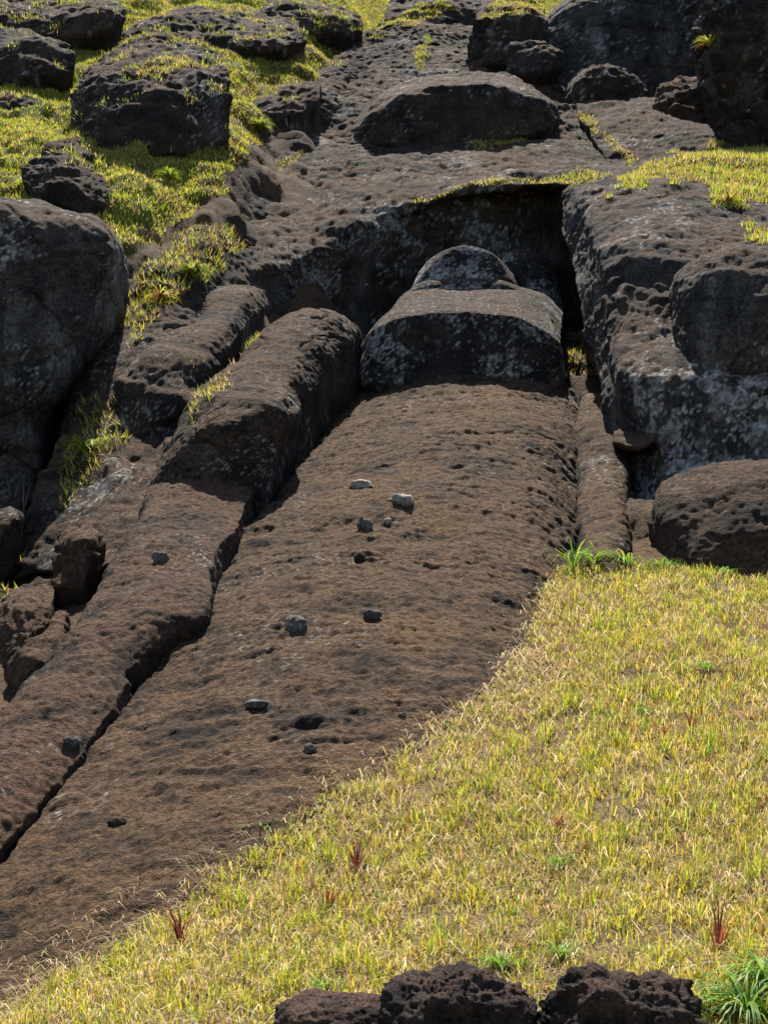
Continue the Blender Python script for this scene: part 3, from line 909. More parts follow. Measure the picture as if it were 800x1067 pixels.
# upper right
rock('rock_slab', 'broad flat brown rock slab below the top cliff, cracked off from the dome', [
    [(650, 180, 25.6), (680, 176, 25.6), (730, 170, 25.7), (775, 160, 26.0)],
    [(640, 168, 26.0), (676, 166, 26.0), (728, 158, 26.1), (770, 150, 26.4)],
    [(622, 148, 27.2), (668, 146, 27.2), (722, 140, 27.3), (764, 138, 27.4)],
    [(606, 126, 28.6), (650, 124, 28.7), (712, 120, 28.8), (758, 126, 28.6)],
    [(600, 112, 29.8), (640, 108, 30.0), (704, 106, 30.0), (752, 116, 29.8)],
    [(600, 104, 31.0), (640, 100, 31.2), (700, 98, 31.2), (748, 108, 31)],
], 'cliff', 'sheet', 0.8, 21.0, depth=0.8)
rock('rock_cliff', 'smooth grey upright rock wall at the top of the picture', [
    [(560, 100, 32.4), (600, 102, 32.0), (660, 104, 32), (710, 104, 31.8), (745, 104, 31.4), (800, 104, 31.4)],
    [(562, 70, 32.8), (600, 66, 32.4), (660, 64, 32.3), (710, 64, 32.1), (745, 64, 31.6), (800, 64, 31.4)],
    [(566, 36, 33.1), (600, 22, 32.8), (660, 8, 32.7), (710, 0, 32.5), (745, -6, 32.0), (800, -10, 31.8)],
    [(572, 18, 33.5), (606, 0, 33.2), (660, -16, 33.1), (710, -26, 33), (745, -34, 32.6), (800, -40, 32.3)],
    [(576, 12, 34.5), (610, -8, 34.5), (660, -24, 34.5), (710, -34, 34.4), (745, -42, 34), (800, -48, 34)],
    [(580, 8, 37), (612, -12, 37), (660, -28, 37), (710, -38, 37), (745, -44, 37), (800, -50, 37)],
], 'wall', 'wall', 1.2, 22.0, cat='cliff', depth=1.5)
rock('rock_cliff', 'rough dark craggy rock buttress in the top right corner', [
    [(742, 160, 27.0), (756, 162, 26.4), (790, 158, 26.0), (850, 156, 26.0), (920, 156, 26.0)],
    [(738, 110, 27.4), (750, 110, 26.6), (790, 110, 26.2), (850, 108, 26.2), (920, 108, 26.2)],
    [(732, 66, 27.8), (745, 60, 26.9), (790, 55, 26.5), (850, 50, 26.4), (920, 50, 26.4)],
    [(728, 20, 28.2), (742, 12, 27.3), (790, 5, 26.9), (850, 0, 26.8), (920, 0, 26.8)],
    [(732, -10, 28.8), (746, -30, 28), (790, -40, 27.6), (850, -45, 27.5), (920, -45, 27.5)],
    [(740, -25, 31), (756, -48, 30.5), (790, -60, 30.4), (850, -65, 30.4), (920, -65, 30.4)],
    [(745, -20, 34), (760, -44, 34), (790, -56, 34), (850, -60, 34), (920, -60, 34)],
], 'cliff', 'cliff', 1.2, 23.0, cat='cliff', depth=1.5)
rock('boulder', 'rounded smooth boulder lying in front of the top grey wall', [
    [(582, 112, 30.6), (605, 114, 30.2), (640, 112, 30.2), (672, 104, 30.6)],
    [(584, 98, 30.7), (605, 94, 30.3), (640, 92, 30.3), (673, 94, 30.7)],
    [(588, 90, 30.9), (608, 78, 30.6), (640, 74, 30.6), (670, 86, 30.9)],
    [(594, 86, 31.5), (612, 74, 31.4), (640, 70, 31.4), (666, 82, 31.5)],
    [(600, 88, 32.2), (615, 78, 32.2), (640, 74, 32.2), (662, 86, 32.2)],
], 'boulder', 'head', 1.4, 24.0, cat='boulder', depth=0.5)
rock('boulder', 'lumpy brown boulder between the flat slab and the corner buttress', [
    [(676, 128, 29.2), (700, 134, 28.8), (730, 134, 28.6), (752, 130, 28.8)],
    [(678, 112, 29.3), (700, 112, 28.9), (730, 112, 28.7), (750, 114, 28.9)],
    [(684, 100, 29.6), (702, 96, 29.3), (728, 98, 29.1), (746, 106, 29.3)],
    [(688, 96, 30.2), (705, 91, 30.1), (726, 94, 30), (742, 102, 30)],
    [(692, 100, 31), (708, 94, 31), (726, 97, 31), (740, 106, 31)],
], 'redrock', 'boulder', 1.2, 25.0, cat='boulder', depth=0.5)
rock('rock_block', 'squared dark rock block with a grassy top above the dome', [
    [(486, 68, 32.4), (515, 70, 32.1), (545, 70, 32.1), (572, 66, 32.4)],
    [(488, 42, 32.6), (515, 40, 32.3), (545, 40, 32.3), (572, 42, 32.6)],
    [(492, 22, 32.8), (515, 15, 32.5), (545, 13, 32.5), (570, 18, 32.8)],
    [(494, 18, 33.2), (516, 10, 33.0), (545, 8, 33), (568, 13, 33.2)],
    [(498, 14, 35), (520, 4, 35), (545, 1, 35), (566, 8, 35)],
    [(500, 8, 38), (522, -2, 38), (545, -4, 38), (566, 2, 38)],
], 'cliff', 'cliff', 0.7, 26.0, depth=0.8)
rock('boulder', 'small angular rock leaning at the corner of the grassy-topped block', [
    [(528, 76, 31.6), (545, 80, 31.3), (566, 78, 31.3), (586, 72, 31.6)],
    [(532, 62, 31.7), (546, 60, 31.4), (566, 58, 31.4), (584, 60, 31.7)],
    [(538, 50, 32.0), (550, 44, 31.8), (566, 42, 31.8), (580, 50, 32)],
    [(542, 48, 32.6), (552, 42, 32.5), (566, 41, 32.5), (577, 48, 32.6)],
], 'cliff', 'boulder', 1.0, 27.0, cat='boulder', depth=0.6)

# upper left
rock('boulder', 'big dark hump-backed boulder in the grass at the upper left', [
    [(70, 130, 24.0), (82, 150, 23.4), (120, 162, 23.0), (165, 164, 22.9), (205, 158, 23.1), (238, 140, 23.8)],
    [(70, 112, 24.1), (80, 124, 23.6), (120, 130, 23.2), (165, 130, 23.1), (207, 124, 23.3), (242, 108, 24.0)],
    [(72, 100, 24.4), (84, 100, 23.9), (120, 102, 23.5), (165, 98, 23.4), (207, 92, 23.6), (242, 84, 24.2)],
    [(76, 92, 24.8), (90, 84, 24.4), (122, 82, 24.0), (165, 76, 24.0), (206, 72, 24.2), (238, 74, 24.6)],
    [(92, 80, 26), (108, 66, 26), (135, 58, 26), (168, 54, 26), (204, 55, 26), (234, 64, 26)],
    [(112, 70, 28), (124, 58, 28.2), (145, 48, 28.4), (172, 44, 28.4), (202, 48, 28.2), (228, 58, 28)],
    [(124, 66, 29.5), (134, 56, 29.8), (152, 48, 30), (174, 46, 30), (200, 50, 29.8), (222, 58, 29.5)],
], 'cliff', 'sheet', 1.3, 28.0, cat='boulder', depth=1.0)
rock('boulder', 'small dark boulder half sunk in grass above the left rock face', [
    [(26, 190, 20.4), (40, 200, 20.1), (70, 214, 19.8), (98, 220, 19.8), (118, 212, 20.1)],
    [(28, 180, 20.6), (44, 180, 20.3), (70, 190, 20.0), (98, 198, 20), (117, 202, 20.3)],
    [(34, 172, 21.0), (50, 168, 20.8), (72, 172, 20.6), (95, 182, 20.6), (112, 192, 20.8)],
    [(48, 160, 22.2), (60, 154, 22.2), (76, 156, 22.2), (92, 166, 22.0), (104, 180, 21.8)],
    [(56, 158, 23), (66, 152, 23), (78, 154, 23), (90, 162, 22.8), (98, 174, 22.6)],
], 'cliff', 'boulder', 0.9, 29.0, cat='boulder', depth=0.6)
TL = [
    ('dark blocky rock at the left edge, upper left slope', 'rock', [
        [(-60, 92, 26.6), (-10, 90, 26.4), (40, 84, 26.3), (74, 76, 26.8)],
        [(-60, 66, 26.8), (-10, 64, 26.6), (40, 62, 26.5), (76, 62, 27.0)],
        [(-60, 46, 27.2), (-10, 44, 27.0), (36, 44, 26.9), (72, 54, 27.3)],
        [(-60, 38, 28.5), (-10, 36, 28.5), (34, 38, 28.3), (66, 48, 28.4)],
        [(-60, 32, 30), (-10, 30, 30), (30, 34, 30), (60, 44, 30)]]),
    ('low dark rock shelf on the top left of the slope', 'rock', [
        [(-60, 36, 30.2), (0, 36, 30.0), (60, 38, 29.9), (110, 32, 30.0), (132, 24, 30.6)],
        [(-60, 20, 30.5), (0, 18, 30.3), (60, 16, 30.2), (110, 14, 30.3), (130, 14, 30.8)],
        [(-60, 8, 31.4), (0, 5, 31.2), (60, 2, 31.1), (110, 2, 31.2), (128, 8, 31.5)],
        [(-60, 0, 33), (0, -4, 33), (60, -8, 33), (110, -6, 33), (128, 2, 33)]]),
    ('long brown rock band just below the top edge, left of centre', 'rock', [
        [(126, 50, 31.0), (170, 52, 30.8), (230, 52, 30.8), (290, 48, 30.8), (322, 42, 31.4)],
        [(128, 34, 31.4), (170, 32, 31.2), (230, 32, 31.2), (290, 34, 31.2), (322, 34, 31.7)],
        [(134, 22, 32.6), (170, 18, 32.5), (230, 16, 32.5), (290, 22, 32.5), (316, 28, 32.6)],
        [(140, 14, 34.5), (170, 10, 34.5), (230, 9, 34.5), (288, 14, 34.5), (310, 22, 34.5)]]),
    ('smooth whale-backed rock at the top edge near the centre', 'rock', [
        [(262, 26, 34.2), (300, 34, 33.8), (340, 38, 33.8), (376, 34, 34.2)],
        [(264, 16, 34.5), (300, 18, 34.1), (340, 20, 34.1), (378, 24, 34.5)],
        [(272, 8, 35.2), (305, 6, 35), (342, 8, 35), (374, 16, 35.2)],
        [(280, 4, 36.5), (308, 1, 36.5), (342, 3, 36.5), (370, 12, 36.5)]]),
    ('dark rock at the top edge between the dome and the squared block', 'rock', [
        [(400, 30, 36.4), (430, 32, 36.2), (465, 30, 36.2), (505, 26, 36.4)],
        [(402, 16, 36.8), (430, 12, 36.6), (465, 10, 36.6), (504, 12, 36.8)],
        [(408, 4, 38), (432, -4, 38), (466, -6, 38), (500, 0, 38)],
        [(412, -4, 41), (434, -12, 41), (466, -14, 41), (498, -8, 41)]]),
    ('flat dark rock beside the dome, tucked among grass tussocks', 'rock', [
        [(258, 124, 27.0), (275, 126, 26.8), (305, 122, 26.9), (330, 108, 27.4)],
        [(260, 112, 27.3), (276, 108, 27.1), (306, 104, 27.2), (332, 98, 27.6)],
        [(266, 102, 28.2), (282, 96, 28.1), (310, 90, 28.2), (334, 88, 28.4)],
        [(274, 98, 29.4), (290, 90, 29.4), (314, 84, 29.4), (334, 84, 29.4)]]),
    ('small dark rock knob at the left edge below the blocky rock', 'rock', [
        [(-30, 122, 24.8), (0, 122, 24.6), (30, 118, 24.7), (44, 112, 25.0)],
        [(-30, 108, 25.0), (0, 104, 24.8), (28, 104, 24.9), (42, 106, 25.2)],
        [(-30, 100, 25.6), (0, 96, 25.5), (26, 98, 25.6), (38, 102, 25.7)],
        [(-30, 96, 26.6), (0, 92, 26.6), (24, 94, 26.6), (34, 100, 26.6)]]),
]
for i, (lab, cat, rr) in enumerate(TL):
    rock('rock', lab, rr, 'cliff', 'sheet', 1.1, 40.0 + i, cat=cat, depth=0.8, skirt=(0, 0.6, -0.8))

# lower left: rocks in the gully beside the slab
LL = [
    ('craggy brown rock in the gully left of the slab', [
        [(50, 608, 12.9), (66, 612, 12.6), (88, 604, 12.6), (102, 584, 13.0)],
        [(52, 588, 13.0), (68, 582, 12.7), (90, 578, 12.75), (104, 568, 13.1)],
        [(58, 566, 13.3), (72, 558, 13.1), (92, 556, 13.1), (102, 556, 13.3)],
        [(64, 552, 14.0), (78, 544, 14.0), (94, 546, 13.9), (100, 550, 13.9)]]),
    ('low weathered rock at the foot of the left gully', [
        [(-20, 690, 11.6), (10, 692, 11.3), (38, 690, 11.2), (58, 664, 11.6)],
        [(-20, 660, 11.8), (10, 656, 11.5), (36, 654, 11.4), (60, 640, 11.8)],
        [(-20, 628, 12.2), (10, 622, 12.0), (36, 620, 11.9), (58, 618, 12.2)],
        [(-20, 612, 12.9), (10, 604, 12.8), (34, 604, 12.7), (54, 606, 12.8)]]),
    ('dark smooth rock jutting in at the left edge below the grey face', [
        [(-60, 572, 13.2), (-20, 574, 13.1), (6, 566, 13.2), (22, 548, 13.6)],
        [(-60, 552, 13.3), (-20, 552, 13.2), (8, 546, 13.3), (24, 538, 13.7)],
        [(-60, 534, 13.7), (-20, 532, 13.6), (6, 530, 13.7), (20, 530, 13.9)],
        [(-60, 526, 14.4), (-20, 524, 14.4), (2, 524, 14.4), (16, 527, 14.4)]]),
    ('narrow rusty rock rib low in the left gully', [
        [(22, 712, 11.2), (32, 714, 11.0), (46, 706, 11.0), (56, 692, 11.3)],
        [(26, 694, 11.3), (36, 688, 11.1), (50, 682, 11.15), (60, 676, 11.4)],
        [(40, 668, 11.9), (50, 660, 11.7), (62, 656, 11.7), (70, 658, 11.9)],
        [(58, 640, 12.6), (66, 632, 12.5), (76, 630, 12.5), (82, 636, 12.6)]]),
]
for i, (lab, rr) in enumerate(LL):
    rock('rock', lab, rr, 'redrock' if i != 2 else 'boulder', 'boulder', 0.7, 50.0 + i, depth=0.5, skirt=(0, 0.3, -0.95))

# ------------------------------------------------------------------ grass


def inpoly(q, poly):
    x, y = q[:, 0], q[:, 1]
    r = np.zeros(len(q), bool)
    n = len(poly)
    for i in range(n):
        x1, y1 = poly[i]
        x2, y2 = poly[(i + 1) % n]
        c = ((y1 > y) != (y2 > y)) & (x < (x2 - x1) * (y - y1) / (y2 - y1 + 1e-9) + x1)
        r ^= c
    return r


def scatter(V, Q, dens, polys, wob=8.0, minz=0.2):
    """random points on the quads whose picture position falls inside one of the outlines"""
    cpx = project(V[Q].mean(1))
    keep = np.zeros(len(Q), bool)
    for po in polys:
        a = np.array(po)
        keep |= (cpx[:, 0] > a[:, 0].min() - 20) & (cpx[:, 0] < a[:, 0].max() + 20) & (cpx[:, 1] > a[:, 1].min() - 20) & (cpx[:, 1] < a[:, 1].max() + 20)
    Q = Q[keep]
    if len(Q) == 0:
        return np.zeros((0, 3)), np.zeros((0, 3))
    p0, p1, p2, p3 = (V[Q[:, k]] for k in range(4))
    nn = np.cross(p1 - p0, p3 - p0) + np.cross(p3 - p2, p1 - p2)
    ar = np.linalg.norm(nn, axis=1) / 2
    nn = nn / (2 * ar[:, None] + 1e-12)
    nn *= np.sign(nn[:, 2])[:, None]
    ar[nn[:, 2] < minz] = 0
    n = int(ar.sum() * dens)
    if n == 0:
        return np.zeros((0, 3)), np.zeros((0, 3))
    i = RNG.choice(len(Q), n, p=ar / ar.sum())
    u, v = RNG.random((2, n, 1))
    p = (p0[i] * (1 - u) + p1[i] * u) * (1 - v) + (p3[i] * (1 - u) + p2[i] * u) * v
    q = project(p) + wob * np.stack([perlin(p * 1.7 + 3), perlin(p * 1.7 + 9)], -1) * 2
    ok = np.zeros(n, bool)
    for po in polys:
        ok |= inpoly(q, po)
    return p[ok], nn[i][ok]


def blades(name, p, nrm, h, w, lean, tint, mat, label, parent=None, kind='stuff', simple=False):
    n = len(p)
    ang = RNG.random(n) * 2 * math.pi
    L = np.stack([np.cos(ang), np.sin(ang), np.zeros(n)], -1)
    up = nrm * 0.5 + np.array([0, 0, 0.5])
    up /= np.linalg.norm(up, axis=1, keepdims=True)
    a2 = ang + math.pi / 2 + RNG.normal(0, 0.5, n)
    Wd = np.stack([np.cos(a2), np.sin(a2), np.zeros(n)], -1)
    L = L - up * (L * up).sum(1, keepdims=True)
    h, w, lean = h[:, None], w[:, None], lean[:, None]
    base = p - up * 0.01
    mid = p + up * h * (0.55 - 0.25 * lean) + L * h * 0.35 * lean
    tip = p + up * h * np.maximum(1.0 - 0.75 * lean, 0.12) + L * h * 0.95 * lean
    if simple:                         # far off: one pointed leaf each
        V = np.stack([base - Wd * w * 0.6, base + Wd * w * 0.6, tip], 1).reshape(-1, 3)
        tris = np.arange(n)[:, None] * 3 + np.array([[0, 1, 2]])
        return tag(link_mesh(name, V, (np.zeros((0, 4), int), tris), mat, parent, smooth=False, tint=np.repeat(tint, 3, axis=0)), label, kind=kind)
    V = np.stack([base - Wd * w * 0.5, base + Wd * w * 0.5, mid - Wd * w * 0.42, mid + Wd * w * 0.42, tip], 1).reshape(-1, 3)
    k = np.arange(n)[:, None] * 5
    quads = k + np.array([[0, 1, 3, 2]])
    tris = k + np.array([[2, 3, 4]])
    tint = np.repeat(tint, 5, axis=0)
    o = link_mesh(name, V, (quads, tris), mat, parent, smooth=False, tint=tint)
    return tag(o, label, kind=kind)


def choose(cols, wts):
    """per-blade colour from weighted palettes: wts (n, k) -> (n, 3) with jitter"""
    w = np.cumsum(wts, 1)
    r = RNG.random(len(w))[:, None] * w[:, -1:]
    i = (r > w).sum(1)
    c = np.array(cols)[np.clip(i, 0, len(cols) - 1)]
    return c * (0.75 + 0.5 * RNG.random((len(c), 1))) * (1 + RNG.normal(0, 0.06, c.shape))


STRAW = (0.66, 0.52, 0.24)
PINKST = (0.40, 0.27, 0.17)
YELLOW = (0.66, 0.52, 0.06)
YGREEN = (0.42, 0.47, 0.035)
GREEN = (0.15, 0.26, 0.025)
OLIVE = (0.22, 0.21, 0.03)
RUST = (0.28, 0.13, 0.05)
RED = (0.25, 0.03, 0.03)

# short grass of the bank, thinner with distance
n0 = 600000
bxs = RNG.uniform(-6.4, 6.4, n0)
bys = RNG.uniform(4.0, 12.6, n0)
ok = np.abs(bxs) < bys * 0.2729 + 2.3
ok &= RNG.random(n0) < np.interp(bys, [4, 6, 12.6], [1.0, 0.85, 0.45])
bxs, bys = bxs[ok], bys[ok]
gp = np.stack([bxs, bys, bank_z(bxs, bys)], -1)
gap = gp[:, 2] - body_z(gp[:, 0], gp[:, 1], 0.0)
crest_in = bys < np.interp(bxs, CX, CY) + 0.45
pj = project(gp)
edge = gap + 0.02 + 0.10 * fbm(gp * 1.6 + 31, 4, 0.6)                       # near the figure the turf thins to straw
keep = crest_in & (edge > -0.40)
clump = fbm(gp * np.array([2.2, 2.2, 0.1]), 4, 0.6)
keep &= RNG.random(len(gp)) < 0.12 + 0.88 * sstep(-0.30, 0.12, clump + 0.12)
gp, gap, pj, clump = gp[keep], gap[keep], pj[keep], clump[keep]
n = len(gp)
tuft = fbm(gp * np.array([6.5, 6.5, 0.1]) + 5, 3, 0.6)
patchy = fbm(gp * np.array([1.1, 1.1, 0.1]) + 15, 3, 0.6)
near_edge = (1 - sstep(-0.02, 0.20, gap)) * sstep(600, 540, pj[:, 0])
crestness = sstep(-0.5, 0.1, gp[:, 1] - np.interp(gp[:, 0], CX, CY))
wts = np.stack([
    0.22 + 0.70 * sstep(0.05, -0.3, tuft) + 1.2 * near_edge,
    0.08 + 0.9 * sstep(0.0, -0.3, patchy) + 1.0 * near_edge,
    0.50 + 0.30 * sstep(-0.1, 0.3, patchy),
    0.32 + 1.0 * sstep(0.0, 0.3, tuft) + 0.7 * crestness,
    0.08 + 0.8 * sstep(0.12, 0.36, tuft) * sstep(-0.2, 0.2, patchy) + 0.5 * crestness,
    0.10 + 0 * tuft,
    0.07 + 0.35 * sstep(0.1, 0.4, fbm(gp * 2.1 + 55, 3)),
    0.004 + 0.25 * sstep(0.34, 0.48, fbm(gp * 3.3 + 77, 2))], -1)
tint = choose([STRAW, PINKST, YELLOW, YGREEN, GREEN, OLIVE, RUST, RED], wts)
far = np.interp(gp[:, 1], [4, 12], [1.0, 1.5])
h = (0.040 + 0.045 * RNG.random(n) + 0.10 * sstep(0.0, 0.4, tuft) + 0.07 * crestness * RNG.random(n)) * (1 - 0.3 * near_edge)
w = (0.0031 + 0.0031 * RNG.random(n)) * far
lean = np.clip(RNG.beta(2.2, 2.0, n) + 0.35 * near_edge, 0.05, 1.1)
blades('bank_grass', gp, np.tile([0.0, -0.3, 0.95], (n, 1)), h, w, lean, tint, M['grass'], 'short yellow-green grass covering the bank')
# dead stalks lying in the turf
m = RNG.random(n) < 0.10 + 0.12 * sstep(0.1, -0.3, tuft) + 0.15 * near_edge
k = m.sum()
blades('dry_straw', gp[m] + np.array([0, 0, 0.02]), np.tile([0.0, -0.3, 0.95], (k, 1)), 0.07 + 0.17 * RNG.random(k) ** 2, 0.0030 * far[m] * (0.8 + 0.6 * RNG.random(k)),
       0.85 + 0.2 * RNG.random(k), choose([STRAW, PINKST, (0.72, 0.62, 0.42)], np.tile([0.5, 0.3, 0.3], (k, 1))), M['grass'], 'pale dead grass stalks lying across the bank')


def upland(name, V, Q, polys, dens, label, hh=(0.08, 0.20), ww=0.014, dry=0.3, wob=8.0, thin=0.0):
    p, nn = scatter(V, Q, dens, polys, wob)
    if len(p) == 0:
        print('no grass for', name, label)
        return
    t = fbm(p * 1.6, 3, 0.6)
    k = RNG.random(len(p)) < sstep(-0.5 + thin, 0.05 + thin, t + 0.25)
    p, nn, t = p[k], nn[k], t[k]
    t2 = fbm(p * 0.55 + 9, 2)
    wts = np.stack([dry * (0.6 + 1.2 * sstep(0.1, -0.3, t2)), 0.5 * dry + 0 * t, 0.35 + 0 * t, 0.6 + 0.5 * sstep(-0.1, 0.3, t2),
                    0.2 + 0.5 * sstep(0.1, 0.4, t), 0.3 + 0 * t, dry * (0.35 + 0.9 * sstep(0.0, -0.35, t2))], -1)
    tint = choose([STRAW, PINKST, YELLOW, YGREEN, GREEN, OLIVE, RUST], wts)
    n = len(p)
    h = hh[0] + (hh[1] - hh[0]) * RNG.random(n) * (0.4 + 0.6 * sstep(-0.2, 0.4, t))
    blades(name, p, nn, h, ww * (0.7 + 0.6 * RNG.random(n)), np.clip(RNG.beta(2, 2, n), 0.1, 0.8), tint, M['grass'], label, simple=True)


upland('slope_grass', T_V, T_Q, [[(-110, -30), (440, -30), (415, 30), (345, 70), (300, 105), (268, 150), (222, 200), (182, 240), (122, 268), (110, 245), (-110, 205)],
                                 [(560, -40), (800, -40), (800, -5), (600, 20), (560, 20)]], 1000, 'thick green grass cushions between the rocks on the upper left slope', (0.05, 0.15), 0.016, 0.22, thin=0.18)
allV = np.concatenate([v for v, q in SURF])
offs = np.cumsum([0] + [len(v) for v, q in SURF])[:-1]
allQ = np.concatenate([q + o for (v, q), o in zip(SURF, offs)])
upland('gully_grass', allV, allQ, [[(165, 240), (245, 228), (252, 262), (215, 285), (180, 312), (150, 345), (132, 372), (130, 340), (142, 295)],
                                 [(84, 424), (124, 412), (124, 462), (100, 500), (72, 535), (56, 540), (66, 500)],
                                 [(-30, 560), (22, 562), (24, 610), (-30, 640)]], 520, 'green and rusty grass patches growing on the left rock shoulder', (0.07, 0.20), 0.012, 0.5, thin=0.2)
upland('gully_grass', allV, allQ, [[(190, 372), (212, 374), (206, 384), (188, 382)], [(200, 420), (236, 385), (238, 396), (205, 440)], [(240, 370), (262, 345), (270, 350), (246, 380)]],
       500, 'thin dry grass in the crack beside the long block', (0.06, 0.16), 0.010, 0.8)
upland('shoulder_grass', allV, allQ, [[(636, 200), (660, 178), (700, 164), (760, 152), (820, 145), (1000, 145), (1000, 218), (805, 216), (742, 218), (735, 196), (690, 186), (660, 198)],
                                      [(778, 238), (830, 232), (830, 250), (782, 252)]], 900, 'sunlit yellow-green grass on top of the right-hand rock shoulder', (0.08, 0.17), 0.017, 0.45)
upland('ledge_grass', allV, allQ, [[(425, 212), (500, 190), (600, 180), (640, 184), (600, 190), (500, 196), (430, 216)], [(486, 150), (505, 140), (548, 132), (556, 142), (520, 152), (490, 154)],
                                   [(268, 184), (285, 168), (318, 158), (312, 178), (280, 190)], [(498, 22), (515, 0), (570, -12), (572, 14), (540, 14), (510, 20)]],
       900, 'strips of dry grass on the ledges of the dome', (0.05, 0.14), 0.013, 0.5, 3.0)
upland('ledge_grass', allV, allQ, [[(140, 80), (150, 62), (192, 54), (200, 66), (165, 84)], [(596, 118), (606, 118), (665, 168), (655, 172)], [(428, 60), (445, 38), (452, 44), (436, 76)],
                                   [(395, 30), (430, 6), (470, 0), (470, 12), (430, 26)]],
       800, 'grass rooted in cracks and on top of the upper boulders', (0.05, 0.15), 0.014, 0.5, 3.0)
upland('rock_grass', allV, allQ, [[(-200, -40), (440, -40), (400, 40), (330, 80), (285, 130), (240, 190), (190, 230), (120, 215), (60, 170), (-200, 150)]], 800,
       'ragged mats of grass grown over the tops of the upper left rocks', (0.06, 0.18), 0.015, 0.45, 6.0, thin=0.78)
upland('cleft_grass', T_V, T_Q, [[(588, 345), (622, 343), (622, 392), (586, 388)]], 700, 'dry grass on the floor of the cleft right of the head', (0.05, 0.14), 0.010, 0.9, 3.0)


# ------------------------------------------------------------------ small things: stones, lava boulders, weeds
def blob(name, cen, rad, pal, label, cat='stone', seed=0.0, rough=0.25, nu=26, nv=16, mat=None, pits=0.0, group=None, rot=0.0, disp_scale=1.6):
    th = np.linspace(0, 2 * math.pi, nu, endpoint=False)
    ph = np.linspace(0, math.pi, nv)[1:-1]
    PH, TH = np.meshgrid(ph, th, indexing='ij')
    d = np.stack([np.sin(PH) * np.cos(TH), np.sin(PH) * np.sin(TH), np.cos(PH)], -1).reshape(-1, 3)
    d = np.concatenate([d, [[0, 0, 1], [0, 0, -1]]])
    q = d * disp_scale + seed * 7.1
    r = 1 + rough * (fbm(q, 5, 0.6) * 1.5 + 0.5 * (worley(q * 0.9, True)[2] - 0.5))
    # squarish rather than round
    r = r / (np.abs(d) ** 4).sum(1) ** 0.12
    if pits > 0:
        f1, f2 = worley(q * 5.5)
        g1, g2 = worley(q * 11.0)
        r = r - pits * (1 - sstep(0.12, 0.5, f1)) - 0.6 * pits * (1 - sstep(0.12, 0.5, g1)) + 0.06 * fbm(q * 3.0, 5, 0.7)
    c, s_ = math.cos(rot), math.sin(rot)
    o = d * r[:, None] * np.array(rad)
    o = np.stack([o[:, 0] * c - o[:, 1] * s_, o[:, 0] * s_ + o[:, 1] * c, o[:, 2]], -1)
    V = np.array(cen) + o
    m = len(ph)
    idx = np.arange(m * nu).reshape(m, nu)
    nx = np.roll(idx, -1, axis=1)
    quads = np.stack([idx[:-1], idx[1:], nx[1:], nx[:-1]], -1).reshape(-1, 4)
    tris = np.concatenate([np.stack([np.full(nu, m * nu), idx[0], nx[0]], -1), np.stack([np.full(nu, m * nu + 1), nx[-1], idx[-1]], -1)])
    tint = rock_colour(V, d, pal, 4.0)
    return tag(link_mesh(name, V, (quads, tris), mat or TUFF_FINE, tint=tint), label, cat, group)


def surface_point(px, py):
    """nearest visible surface at a picture point, from the rocks and the hillside"""
    best = None
    for V in (allV, T_V):
        q = project(V)
        m = (np.abs(q[:, 0] - px) < 4) & (np.abs(q[:, 1] - py) < 4)
        if m.any():
            c = V[m][np.argmin(V[m][:, 1])]
            if best is None or c[1] < best[1]:
                best = c
    return best


STONES = [
    (373, 501, 26, 10, 'pale', 'flat whitish stone lying highest on the statue torso'),
    (421, 516, 25, 12, 'pale', 'long pale grey stone beside a tuft of dry grass on the torso'),
    (377, 541, 16, 14, 'stone', 'round dark grey stone below the flat whitish stone'),
    (375, 576, 12, 12, 'lava', 'small black squarish stone below the round grey stone'),
    (401, 540, 8, 7, 'pale', 'tiny pale pebble right of the round grey stone'),
    (312, 645, 23, 18, 'stone', 'dark wedge-shaped stone on the lower left of the torso'),
    (388, 635, 18, 10, 'stone', 'small grey stone on the middle of the torso, right of the wedge-shaped one'),
    (266, 731, 24, 8, 'stone', 'flat dark stone flush with the torso left of centre'),
    (320, 776, 13, 9, 'stone', 'small grey stone on the lower torso above the grass edge'),
    (420, 741, 8, 6, 'stone', 'pebble at the edge of the grass on the torso'),
    (118, 852, 20, 11, 'lava', 'dark stone embedded in the lowest part of the torso by the trench'),
    (165, 577, 17, 12, 'stone', 'lichen-spotted stone lump on the upper part of the flat slab'),
    (78, 768, 16, 11, 'stone', 'white-spotted stone at the trench edge of the flat slab'),
]
for i, (px, py, w, hh, pal, lab) in enumerate(STONES):
    c = surface_point(px, py + hh * 0.35)
    dpt = np.linalg.norm(c - CAM)
    rx, rz = w / 2 * dpt / F, hh / 2 * dpt / F
    blob('stone', c + np.array([0, 0, rz * 0.35]), (rx, rx * 0.8, rz * 1.1), pal, lab, seed=i + 1.0, group='loose stones on the statue and slab', rot=0.3 * (i % 5 - 2), rough=0.4)

LAVA = [
    (350, 1082, 66, 44, 4.85, 'low dark reddish lava boulder, leftmost of the three at the bottom edge'),
    (482, 1082, 80, 62, 4.75, 'knobbly pitted black lava boulder, middle of the three at the bottom edge'),
    (648, 1084, 80, 64, 4.7, 'black pitted lava boulder, rightmost of the three beside the leafy weed'),
]
for i, (px, py, rx, rz, Y, lab) in enumerate(LAVA):
    c = P(px, py, Y)
    k = Y / F
    blob('lava_boulder', c, (rx * k, rx * k * 0.8, rz * k), 'redlava' if i == 0 else 'lava', lab, 'boulder', 60.0 + i * 3, (0.12, 0.26, 0.30)[i], 210, 110, SCORIA, (0.022, 0.05, 0.05)[i], 'lava boulders along the bottom edge', disp_scale=1.9)


